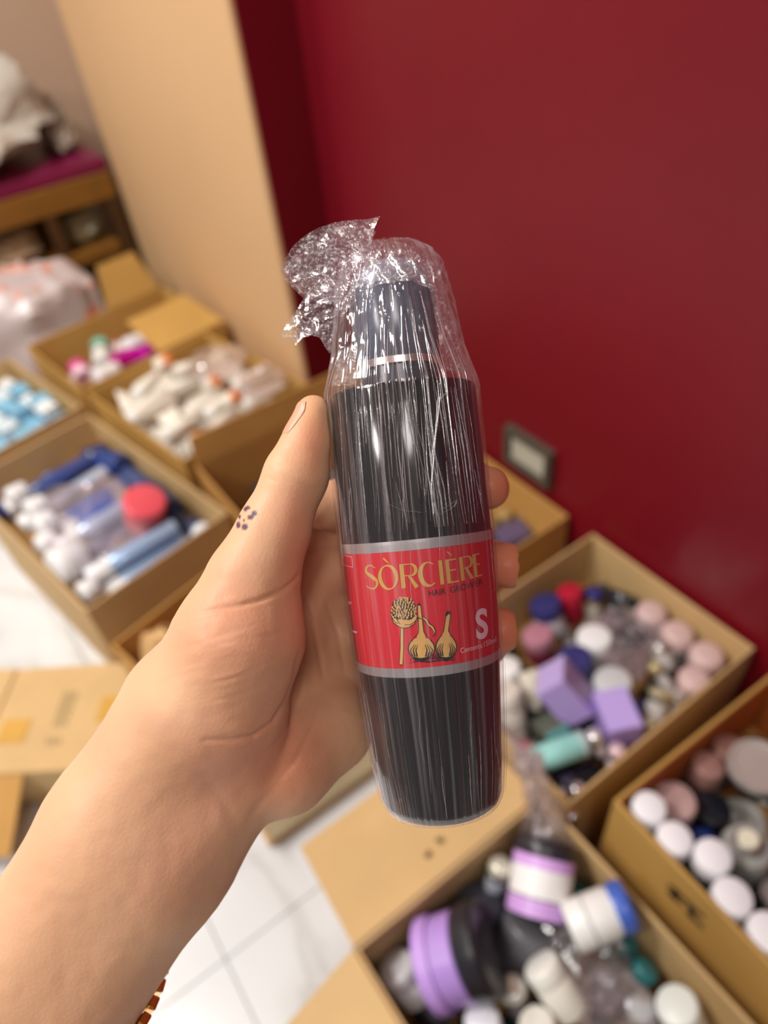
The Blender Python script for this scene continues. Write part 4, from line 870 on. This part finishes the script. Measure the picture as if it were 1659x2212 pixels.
# ------------------------------------------------------------------ carton G (white caps in a row, silver tins)
WC = ['first white capped bottle of the row at the carton corner', 'second white capped bottle of the row along carton edge', 'third white capped bottle of the row along carton edge', 'fourth white capped bottle of the row along carton edge', 'fifth white capped bottle of the row along carton edge', 'sixth white capped bottle, cut by the right picture edge']
for lab, (u, v, r) in zip(WC, ((1396, 1743, 37), (1440, 1796, 38), (1496, 1856, 40), (1550, 1921, 42), (1612, 1986, 44), (1678, 2052, 46))):
    good('wide', 'bottle', lab, 'bottle', (u, v), .372, None, None, r=r, cap=.22, body=(70, 72, 84), capc=(238, 236, 242), length=.125, group='white capped bottles in a row')
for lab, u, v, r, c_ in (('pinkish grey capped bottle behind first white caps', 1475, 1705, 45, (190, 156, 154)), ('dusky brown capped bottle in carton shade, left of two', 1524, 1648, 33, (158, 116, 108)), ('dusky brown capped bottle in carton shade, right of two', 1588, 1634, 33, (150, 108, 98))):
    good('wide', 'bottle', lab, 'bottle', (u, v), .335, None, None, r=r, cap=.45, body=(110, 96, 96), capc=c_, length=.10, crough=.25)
for i, (u, v, z) in enumerate(((1596, 1722, .285), (1628, 1690, .315), (1652, 1668, .342))):
    good('tin', 'tin', ('silver rimmed round tin, lowest of the leaning pile', 'silver rimmed round tin, middle of the leaning pile', 'silver rimmed round tin, topmost of the leaning pile')[i], 'tin', (u, v), z, None, None, r=(50, 56, 60)[i], body=(70, 70, 74), capc=(214, 210, 204), length=.026, metal=.6, cmetal=.6, rough=.25, crough=.25, group='pile of silver tins')
good('pump', 'pump_bottle', 'grey bottle with cream button top below the silver tins', 'bottle', (1622, 1832), .355, (1606, 1905), .26, r=54, body=(150, 150, 146), capc=(222, 216, 196), collar=(176, 176, 172), rough=.25)
good('tin', 'tin', 'grey ridged tin cut by the right edge beside white caps', 'tin', (1668, 1920), .32, (1655, 1968), .27, r=40, body=(120, 120, 118), capc=(170, 170, 166), cmetal=.6)
good('wide', 'bottle', 'dark blue bottle between white caps and grey pump bottle', 'bottle', (1522, 1800), .30, None, None, r=34, cap=.3, body=(20, 40, 90), capc=(24, 52, 120), length=.06, rough=.15)
good('wide', 'bottle', 'black bottle beside dusky caps in orange brown carton', 'bottle', (1545, 1745), .29, None, None, r=40, cap=.3, body=(18, 22, 30), capc=(22, 26, 34), length=.05, rough=.15)
good('wide', 'bottle', 'black bottle below the grey pump bottle', 'bottle', (1590, 1945), .29, None, None, r=36, cap=.3, body=(20, 22, 28), capc=(26, 28, 34), length=.05, rough=.15)
# ------------------------------------------------------------------ carton H (lilac labelled jars)
good('jar', 'jar', 'clear wrapped dark jar with lilac and white label near carton back', 'jar', (1172, 1828), .29, (1150, 1995), .25, r=64, cap=.24, body=(60, 54, 62), capc=(48, 44, 50), rough=.2, band=[(.26, .62, (238, 236, 236)), (.62, .78, (214, 164, 232)), (.02, .24, (206, 160, 226))])
good('wide', 'bottle', 'white bottle with blue cap lying across the carton rim', 'bottle', (1362, 1952), .305, (1232, 2005), .285, r=54, cap=.26, body=(234, 234, 232), capc=(70, 100, 190), band=[(.30, .34, (190, 190, 192))])
good('jar', 'jar', 'large black jar with lilac label lying tilted at carton front', 'jar', (1035, 2028), .27, (905, 2070), .235, r=94, cap=.35, body=(176, 140, 214), capc=(40, 38, 44), rough=.3, crough=.3, band=[(.05, .26, (190, 150, 226))])
good('wide', 'bottle', 'dark grey film wrapped bottle in the middle of lilac jars', 'bottle', (1130, 1985), .25, (1090, 2080), .20, r=58, cap=.3, body=(84, 82, 88), capc=(96, 94, 100), rough=.2, crough=.2)
good('jar', 'jar', 'black jar behind the tilted lilac one, below big flap', 'jar', (1040, 1935), .245, (1030, 2000), .16, r=50, cap=.4, body=(40, 40, 48), capc=(52, 54, 64), rough=.25)
good('dome', 'bottle', 'small bottle with pearly cap next to the lilac and white jar', 'bottle', (1078, 1872), .268, (1060, 1930), .22, r=26, cap=.5, body=(150, 154, 166), capc=(222, 218, 200), crough=.15, cmetal=.3)
for lab, a_, b2, r in (('dark teal bottle under the blue cap, uppermost of three', (1262, 1925), (1225, 1960), 24), ('dark teal bottle below blue cap, middle of three', (1362, 2032), (1318, 2070), 26), ('dark teal bottle along carton wall, lowest of three', (1396, 2092), (1350, 2130), 30)):
    good('wide', 'bottle', lab, 'bottle', a_, .225, b2, .19, r=r, cap=.35, body=(20, 60, 62), capc=(50, 120, 124), rough=.12, crough=.2, group='dark teal bottles')
good('wide', 'bottle', 'white bottle lying at carton front corner, near lower flap', 'bottle', (838, 2090), .245, (890, 2150), .20, r=44, cap=.35, body=(222, 220, 222), capc=(206, 204, 206))
good('wide', 'bottle', 'white round cap bottle at bottom picture edge below lilac jar', 'bottle', (1030, 2172), .26, (1050, 2230), .19, r=40, cap=.4, body=(214, 214, 222), capc=(226, 226, 234))
good('dome', 'bottle', 'pearly capped bottle right of the tilted lilac jar', 'bottle', (1098, 2128), .262, (1120, 2180), .21, r=32, cap=.45, body=(120, 120, 132), capc=(220, 220, 214), cmetal=.4, crough=.15)
good('wide', 'bottle', 'cream white bottle pointing up below the grey wrapped bottle', 'bottle', (1160, 2085), .265, (1230, 2190), .225, r=42, cap=.3, body=(226, 222, 212), capc=(232, 230, 224))
good('wide', 'bottle', 'white bottle cut by bottom picture edge beside cream bottle', 'bottle', (1150, 2190), .25, (1165, 2240), .19, r=40, cap=.4, body=(220, 216, 206), capc=(228, 224, 214))
good('wide', 'bottle', 'white ribbed bottle near carton wall at bottom picture edge', 'bottle', (1462, 2165), .26, (1490, 2225), .20, r=46, cap=.4, body=(218, 220, 216), capc=(226, 230, 226))
good('wide', 'bottle', 'black bottle under the film heap', 'bottle', (1330, 2130), .20, (1300, 2190), .16, r=46, cap=.3, body=(26, 26, 30), capc=(30, 34, 38), rough=.12)
good('wide', 'bottle', 'black bottle between tilted lilac jar and cream bottle', 'bottle', (1075, 2078), .215, (1050, 2120), .16, r=42, cap=.3, body=(22, 22, 28), capc=(32, 32, 40), rough=.15)
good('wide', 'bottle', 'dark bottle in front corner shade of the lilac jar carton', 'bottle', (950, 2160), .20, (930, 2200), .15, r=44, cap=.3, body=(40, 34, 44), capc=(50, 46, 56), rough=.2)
good('dome', 'bottle', 'grey bottle with clear cap at bottom edge below film heap', 'bottle', (1385, 2170), .235, (1400, 2215), .18, r=34, cap=.4, body=(130, 140, 140), capc=(190, 196, 196), rough=.15)
p_ = at(1262, 2070, .25); o = crumple('film_heap', 'heap of crumpled clear film among the lilac jars', 'film', (p_.x, p_.y, p_.z-.045), (.045, .045, .03), m_cfilm, 51, .4); with_uv(o, np.array([(v.co.x*30, v.co.y*30) for v in o.data.vertices]))
p_ = at(1330, 2180, .25); o = crumple('film_heap', 'smaller crumpled clear film lump at bottom edge beside ribbed bottle', 'film', (p_.x, p_.y, p_.z-.04), (.035, .035, .03), m_cfilm, 55, .4); with_uv(o, np.array([(v.co.x*30, v.co.y*30) for v in o.data.vertices]))
# clear film bag standing out of the carton beside the held bottle
def sheet(name, label, pts, m, seed, amp, nu=40, nv=40):
    a, b, c_, d = [np.array(p) for p in pts]; u = np.linspace(0, 1, nu)[:, None, None]; v = np.linspace(0, 1, nv)[None, :, None]
    p = a*(1-u)*(1-v)+b*u*(1-v)+c_*u*v+d*(1-u)*v; nn_ = np.cross(b-a, d-a); nn_ /= np.linalg.norm(nn_)
    q = np.stack([u[..., 0]*5+v[..., 0]*0, v[..., 0]*2.5+u[..., 0]*0, u[..., 0]*0+v[..., 0]*0+seed], -1)
    p = p+nn_*((ridge(noise3(q, 1, seed))-.5)*amp+(ridge(noise3(q, 2.6, seed))-.5)*amp*.6)[..., None]
    f = [(i*nv+k, (i+1)*nv+k, (i+1)*nv+k+1, i*nv+k+1) for i in range(nu-1) for k in range(nv-1)]; p = p.reshape(-1, 3); og = p[0].copy()
    o = mesh(name, p-og, f, m, None, 180); o.location = og; with_uv(o, np.stack(np.broadcast_arrays(u[..., 0], v[..., 0]), -1).reshape(-1, 2)); return tag(o, label, 'film bag')
m_sheet = film('loose_clear_film', .42, .14, spec=1.8, mscale=(9, 2.5, 1), bstr=.5)
sheet('film_bag', 'clear film bag standing up between held bottle and carton wall', [at(1085, 1590, .40), at(1135, 1640, .42), at(1222, 1850, .27), at(1120, 1860, .27)], m_sheet, 61, .05)

# ------------------------------------------------------------------ carton E (behind the hand)
good('wide', 'bottle', 'brown capped bottle right of the middle fingertip', 'bottle', (1078, 1118), .215, None, None, r=26, cap=.4, body=(96, 76, 52), capc=(150, 118, 74), length=.10)
good('wide', 'bottle', 'tan capped bottle above the purple pack near fingertip', 'bottle', (1102, 1098), .215, None, None, r=18, cap=.4, body=(110, 90, 60), capc=(170, 140, 90), length=.10)
good('pack', 'paper_box', 'dusky purple pack lying in the long carton by fingertips', 'box', (1150, 1140), .19, (1090, 1165), .185, r=26, body=(96, 82, 112), capc=(104, 90, 120))
good('pack', 'paper_box', 'white pack along the wall of long carton near fingertips', 'box', (1172, 1158), .185, (1120, 1188), .18, r=15, body=(206, 208, 208), capc=(216, 216, 216))
good('wide', 'bottle', 'dark bluish bottle in the long carton left of the thumb', 'bottle', (552, 1052), .16, (600, 1075), .155, r=22, cap=.3, body=(52, 54, 70), capc=(60, 62, 80))
# ------------------------------------------------------------------ carton D (blue bottles)
rows = [((22, 1090), (205, 985), 'dark blue'), ((62, 1120), (245, 1005), 'silver'), ((98, 1150), (262, 1045), 'blue'), ((118, 1188), (310, 1070), 'silver'), ((195, 1262), (385, 1150), 'silver'), ((150, 1160), (260, 1090), 'bright blue')]
names = ['blue bottle with white cap lying in carton, uppermost row by carton wall', 'silvery blue bottle with white cap, second row from the carton wall', 'blue bottle with white cap, third row from the carton wall', 'silvery blue bottle with white cap, fourth row beside the red jar', 'silvery blue bottle with white cap, lowest row by big white cap', 'bright blue bottle lying over the third and fourth rows']
cols = [(58, 74, 130), (186, 202, 228), (56, 98, 186), (180, 196, 224), (160, 186, 220), (24, 84, 180)]
for (a_, b2, _k), lab, c_ in zip(rows, names, cols):
    good('wide', 'bottle', lab, 'bottle', a_, .262, b2, .262, r=21, cap=.24, body=c_, capc=WHT, rough=.16, metal=.25 if c_[0] > 100 else 0, group='blue bottles with white caps')
for a_, b2, lab, c_ in (((130, 1215), (330, 1100), 'deep blue bottle lying between silvery rows, below red jar level', (28, 70, 160)), ((165, 1240), (350, 1130), 'pale blue bottle lying beside deep blue one', (150, 176, 216)), ((240, 1290), (420, 1165), 'steel blue bottle along the lower carton wall', (70, 116, 176)), ((225, 1275), (400, 1160), 'light steel bottle next to lower carton wall row', (170, 196, 222))):
    good('wide', 'bottle', lab, 'bottle', a_, .245, b2, .245, r=18, cap=.2, body=c_, capc=WHT, rough=.16, metal=.25 if c_[0] > 100 else 0, group='blue bottles with white caps')
for a_, b2, lab, c_ in (((268, 962), (222, 978), 'dark navy bottle at the far corner of blue bottle carton', (44, 52, 92)), ((310, 1000), (262, 985), 'navy bottle below far corner of blue bottle carton', (36, 60, 122)), ((345, 1040), (290, 1000), 'navy film wrapped bottle above the red jar', (66, 78, 120)), ((395, 1080), (345, 1035), 'dark blue bottle right of the red jar', (52, 60, 96)), ((440, 1140), (365, 1105), 'dark slate bottle with silver cap at carton right corner', (58, 66, 96))):
    good('wide', 'bottle', lab, 'bottle', a_, .24, b2, .23, r=27, cap=.28, body=c_, capc=c_ if 'silver' not in lab else (224, 228, 234), rough=.16, crough=.2)
good('jar', 'jar', 'round jar with red lid lying on the blue bottles', 'jar', (316, 1088), .325, (316, 1132), .255, r=45, cap=.3, body=(200, 110, 116), capc=(222, 84, 96), crough=.25)
good('wide', 'bottle', 'big white capped bottle end at front corner of blue carton', 'bottle', (122, 1236), .285, (185, 1205), .27, r=44, cap=.5, body=(206, 206, 212), capc=(232, 232, 234))
good('wide', 'bottle', 'small white cap below the big white cap', 'bottle', (178, 1282), .275, (208, 1262), .27, r=25, cap=.5, body=(214, 214, 218), capc=WHT)
for lab, u, v, r in (('white cap bottle end at the left carton wall, uppermost', 22, 1082, 20), ('white cap bottle end at the left carton wall, second down', 62, 1112, 24), ('white cap bottle end at the left carton wall, third down', 88, 1146, 26), ('white cap bottle end just above the big white cap', 96, 1182, 22)):
    good('wide', 'bottle', lab, 'bottle', (u, v), .28, (u+34, v-18), .272, r=r, cap=.6, body=(220, 222, 228), capc=WHT, group='white cap ends by the carton wall')
# ------------------------------------------------------------------ carton B (pink and magenta bottles)
MAG, PNK = (196, 10, 150), (226, 70, 150)
for kind, lab, a_, b2, r, c0, c1 in (('dome', 'mint green capped bottle standing among the magenta bottles', (222, 740), (226, 790), 21, (220, 224, 220), (120, 196, 176)), ('wide', 'bright pink bottle end at the left of the magenta heap', (166, 790), (182, 815), 20, (236, 200, 220), PNK),
        ('wide', 'pink and white bottle lying lowest in the heap', (192, 846), (240, 822), 19, (226, 150, 200), (222, 120, 190)), ('wide', 'white bottle lying between pink end and magenta one', (214, 818), (262, 800), 20, (236, 236, 232), WHT),
        ('wide', 'magenta bottle lying in the middle of the heap', (252, 790), (300, 772), 22, MAG, (180, 6, 130)), ('wide', 'magenta bottle lying under the folded flap', (302, 775), (346, 755), 22, MAG, (186, 10, 150)),
        ('wide', 'white bottle above the magenta one, beside mint cap', (272, 748), (320, 728), 21, (240, 236, 232), WHT), ('wide', 'white bottle lying close under the folded flap', (300, 722), (340, 712), 17, (238, 234, 226), CRM), ('dome', 'orange capped bottle at the edge of folded flap', (350, 754), (340, 775), 12, (226, 200, 180), (214, 96, 40)),
        ('dome', 'red capped bottle between mint cap and white bottles', (250, 738), (262, 760), 12, (230, 210, 210), (210, 50, 66))):
    good(kind, 'bottle', lab, 'bottle', a_, .235, b2, .22, r=r, cap=.4, body=c0, capc=c1)
# ------------------------------------------------------------------ carton C (heap of white tubes)
tubes = [(262, 905, 330, 850), (300, 930, 390, 870), (285, 880, 350, 815), (330, 840, 400, 790), (360, 900, 450, 850), (352, 950, 430, 905), (395, 860, 470, 815), (420, 930, 500, 870), (372, 815, 440, 775), (440, 830, 520, 800), (470, 890, 540, 845), (410, 975, 480, 935), (320, 905, 300, 850), (500, 840, 575, 800), (520, 880, 600, 830), (455, 800, 500, 770), (330, 870, 420, 840), (390, 930, 350, 880), (285, 915, 360, 930), (540, 815, 590, 790)]
for i, (a0, a1, b0, b1) in enumerate(tubes):
    t_ = good('tube', 'tube', 'white tube in the jumbled heap of carton below column', 'tube', (b0, b1), .262+.01*(i % 3), (a0, a1), .25+.012*((i*7) % 3), r=20, cap=.16, body=(240, 234, 222), capc=(244, 242, 238), group='white tubes in a heap', spin=i*1.1)
for lab, u, v in (('white tube with orange cap facing up, right of heap', 470, 822), ('white tube with orange cap facing up, lowest in heap', 430, 936), ('white tube with orange cap facing up, at upper heap edge', 372, 782), ('white tube with orange cap facing up, under clear wrapping', 516, 866)):
    good('wide', 'tube', lab, 'tube', (u, v), .29, (u-26, v+14), .268, r=16, cap=.3, body=(240, 232, 220), capc=(236, 150, 96), group='orange capped tubes')
p_ = at(500, 790, .28); o = crumple('film_heap', 'glinting clear wrapping at the upper corner of white tubes', 'film', (p_.x, p_.y, .298), (.055, .06, .02), m_cfilm, 71, .4); with_uv(o, np.array([(v.co.x*26, v.co.y*26) for v in o.data.vertices]))
p_ = at(575, 845, .28); o = crumple('film_heap', 'clear wrapping over tubes beside the long carton', 'film', (p_.x, p_.y, .298), (.045, .05, .02), m_cfilm, 75, .4); with_uv(o, np.array([(v.co.x*26, v.co.y*26) for v in o.data.vertices]))
# ------------------------------------------------------------------ carton K (light blue and white packs)
KX = boxK.rotation_euler.z; rk = random.Random(5)
for i in range(6):
    for j in range(5):
        lx, ly = -.165+i*.066, -.108+j*.054; x, y = -1.955+lx*math.cos(KX)-ly*math.sin(KX), -.035+lx*math.sin(KX)+ly*math.cos(KX)
        o = thing('paper_pack', 'small light blue pack with white ends in the far left carton', 'pack', (x, y, .178), 'light blue packs'); o.rotation_euler = (rk.uniform(-.12, .12), rk.uniform(-.12, .12), KX+rk.uniform(-.15, .15)); zt = .09+rk.uniform(-.015, .02)
        ce = [(236, 240, 242), (128, 184, 214), (210, 226, 234)][rk.randrange(3)]
        bx('pack_body', -.027, .027, -.0225, .0225, 0, zt-.022, colmat((140, 190, 218) if rk.random() < .7 else (200, 218, 228), .3), o, .002); bx('pack_end', -.0275, .0275, -.023, .023, zt-.022, zt, colmat(ce, .25), o, .003)
# ------------------------------------------------------------------ carton J (crumpled paper)
m_pap = mat('brown_packing_paper', (150, 108, 66), .8, noise=.12, nscale=14, bump=.2, bscale=30); m_pap2 = mat('pale_packing_paper', (206, 166, 112), .8, noise=.1, nscale=14, bump=.2, bscale=30)
for lab, u, v, z, sz, m_, sd in (('pale crumpled paper lump nearest the wrist', 330, 1385, .19, (.05, .045, .045), m_pap2, 81), ('pale crumpled paper strip at the carton corner', 268, 1345, .235, (.025, .04, .03), m_pap2, 84), ('brown crumpled paper filling the carton, upper lump', 400, 1250, .17, (.075, .06, .05), m_pap, 87), ('brown crumpled paper filling the carton, lower lump', 345, 1310, .16, (.07, .055, .045), m_pap, 91)):
    ox, oy = {81: (.055, -.055), 84: (-.06, -.06), 87: (.05, .05), 91: (-.05, .045)}[sd]; crumple('packing_paper', lab, 'paper', (-.898+ox*.97-oy*.22, .107+ox*.22+oy*.97, .072), (.046, .042, (z-.07)/1.5), m_, sd, .3, sub=3)

settle()
# ------------------------------------------------------------------ lower layers that show in the gaps
rl = random.Random(11)
def layer(box_label, z, nx, ny, cols, label, group, L=.085, r=.017, m=.03, zj=.012, kinds=('wide',), tilt=.25, upright=False):
    o, hx, hy, h, t = BOXES[box_label]; c_, s_ = math.cos(o.rotation_euler.z), math.sin(o.rotation_euler.z)
    R_ = lambda q: Vector((q.x*c_-q.y*s_, q.x*s_+q.y*c_, q.z))
    near = [(inner(g[1], g[2], g[3]), g[3]) for g in GOODS if (hm := home((g[1]+g[2])/2)) and hm[0] is o]
    for i in range(nx):
        for j in range(ny):
            for tries in range(14):
                x = -hx+m+(2*hx-2*m)*(i+.5)/nx+rl.uniform(-.02, .02); y = -hy+m+(2*hy-2*m)*(j+.5)/ny+rl.uniform(-.02, .02); a = rl.uniform(-.6, 2.6); L_ = L*rl.uniform(.75, 1.1)
                rr3 = r*rl.uniform(.75, 1.1); d = Vector((math.cos(a)*L_, math.sin(a)*L_, rl.uniform(-tilt, tilt)*L_))
                p = Vector((x, y, 0)); mx, my = rr3+abs(d.x)/2+.003, rr3+abs(d.y)/2+.003; p.x = min(max(p.x, -hx+t+mx), hx-t-mx); p.y = min(max(p.y, -hy+t+my), hy-t-my)
                zz = max(z+rl.uniform(-.01, zj), PADS[o.name]+rr3+.002+max(0, -d.z)); w0 = R_(p-Vector((d.x, d.y, 0))/2)+Vector((o.location.x, o.location.y, zz)); w1 = w0+R_(d)
                q0, q1 = inner(w0, w1, rr3); ok = True
                for (n0, n1), rn in near:
                    e0, e1 = seg_near(q0, q1, n0, n1)
                    if (e0-e1).length < rn+rr3*1.04: ok = False; break
                if ok: break
            if not ok: continue
            near.append(((q0, q1), rr3)); c0, c1 = rl.choice(cols)
            good(rl.choice(kinds), 'bottle', label, 'bottle', w1, 0, w0, r=rr3*F/dist(w1), cap=rl.uniform(.25, .4), body=c0, capc=c1, group=group, rough=.14, crough=.2)
DK = [((34, 32, 40), (60, 56, 66)), ((52, 48, 56), (150, 146, 150)), ((90, 86, 92), (206, 204, 206)), ((70, 40, 54), (120, 60, 80)), ((44, 44, 52), (40, 38, 44)), ((150, 146, 148), (220, 218, 214))]
layer('open carton of mixed jars and two purple boxes beside the red wall', .20, 6, 7, DK, 'bottle of the lower layer showing between the mixed jars', 'lower layer of mixed jars carton')
layer('open carton holding rows of white capped bottles', .255, 7, 6, DK[:2]+[((30, 40, 60), (24, 30, 44))]+DK[4:5], 'dark bottle lying between white caps and tins', 'dark bottles in the white cap carton', r=.02)
layer('open carton of lilac labelled jars with big flap spread out', .155, 7, 5, DK[:2]+DK[4:5]+[((26, 52, 56), (40, 90, 96)), ((120, 118, 124), (206, 204, 206))], 'bottle lying in the gaps between lilac labelled jars', 'lower layer of lilac jar carton', r=.02)
layer('open carton of blue bottles with white caps and red jar', .205, 6, 4, [((44, 60, 120), (60, 80, 140)), ((30, 74, 160), (200, 206, 214)), ((110, 140, 190), (226, 228, 232)), ((60, 70, 104), (70, 80, 116))], 'blue bottle of the lower layer in the blue bottle carton', 'lower layer of blue bottles', r=.02, L=.12)
layer('open carton heaped with white tubes below beige column', .19, 6, 6, [((240, 236, 226), (244, 242, 238)), ((232, 222, 208), (240, 236, 230)), ((240, 232, 222), (238, 170, 130))], 'white tube deeper in the jumbled heap below column', 'white tubes in a heap', kinds=('tube', 'wide'), r=.018, L=.12)
layer('open carton of pink and magenta bottles with two raised flaps', .14, 4, 5, [((238, 234, 236), (240, 240, 240)), ((228, 150, 200), (222, 90, 170)), ((240, 226, 236), (200, 20, 150)), ((236, 220, 214), (214, 90, 60))], 'pink or white bottle low in the magenta bottle carton', 'lower layer of pink bottles', r=.022, L=.10)
layer('long open carton behind the hand with mostly empty dark inside', .12, 6, 4, [((70, 60, 50), (140, 110, 74)), ((60, 54, 64), (80, 74, 90)), ((44, 42, 46), (60, 58, 60)), ((96, 80, 60), (170, 140, 96))], 'brownish bottle lying low in the long dark carton', 'bottles low in the long carton', r=.022, L=.10)

p_ = at(200, 1130, .262); o = crumple('film_heap', 'thin clear wrapping glinting over the blue bottles', 'film', (p_.x, p_.y, p_.z), (.11, .08, .018), m_cfilm, 95, .5); with_uv(o, np.array([(v.co.x*30, v.co.y*30) for v in o.data.vertices]))
p_ = at(1350, 1390, .235); o = crumple('film_heap', 'clear wrapping over black bottles among the mixed jars', 'film', (p_.x, p_.y, p_.z), (.05, .05, .015), m_cfilm, 99, .5); with_uv(o, np.array([(v.co.x*30, v.co.y*30) for v in o.data.vertices]))

for o in list(C.objects):                 # crumpled film and paper stay within their cartons
    if o.parent is None and o.name.split('.')[0] in ('film_heap', 'packing_paper'):
        hb = home(o.location)
        if hb is None: continue
        b_, hx, hy, h, t, c_, s_ = hb; co = np.array([v.co for v in o.data.vertices]); lx, ly = co[:, 0]*c_+co[:, 1]*s_, -co[:, 0]*s_+co[:, 1]*c_
        k = min(1, (2*hx-.03)/np.ptp(lx), (2*hy-.03)/np.ptp(ly)); o.scale = (k, k, k); d = o.location-b_.location; px_, py_ = d.x*c_+d.y*s_, -d.x*s_+d.y*c_
        px_ = min(max(px_, -hx+t+.004-lx.min()*k), hx-t-.004-lx.max()*k); py_ = min(max(py_, -hy+t+.004-ly.min()*k), hy-t-.004-ly.max()*k)
        o.location.x, o.location.y = b_.location.x+px_*c_-py_*s_, b_.location.y+px_*s_+py_*c_
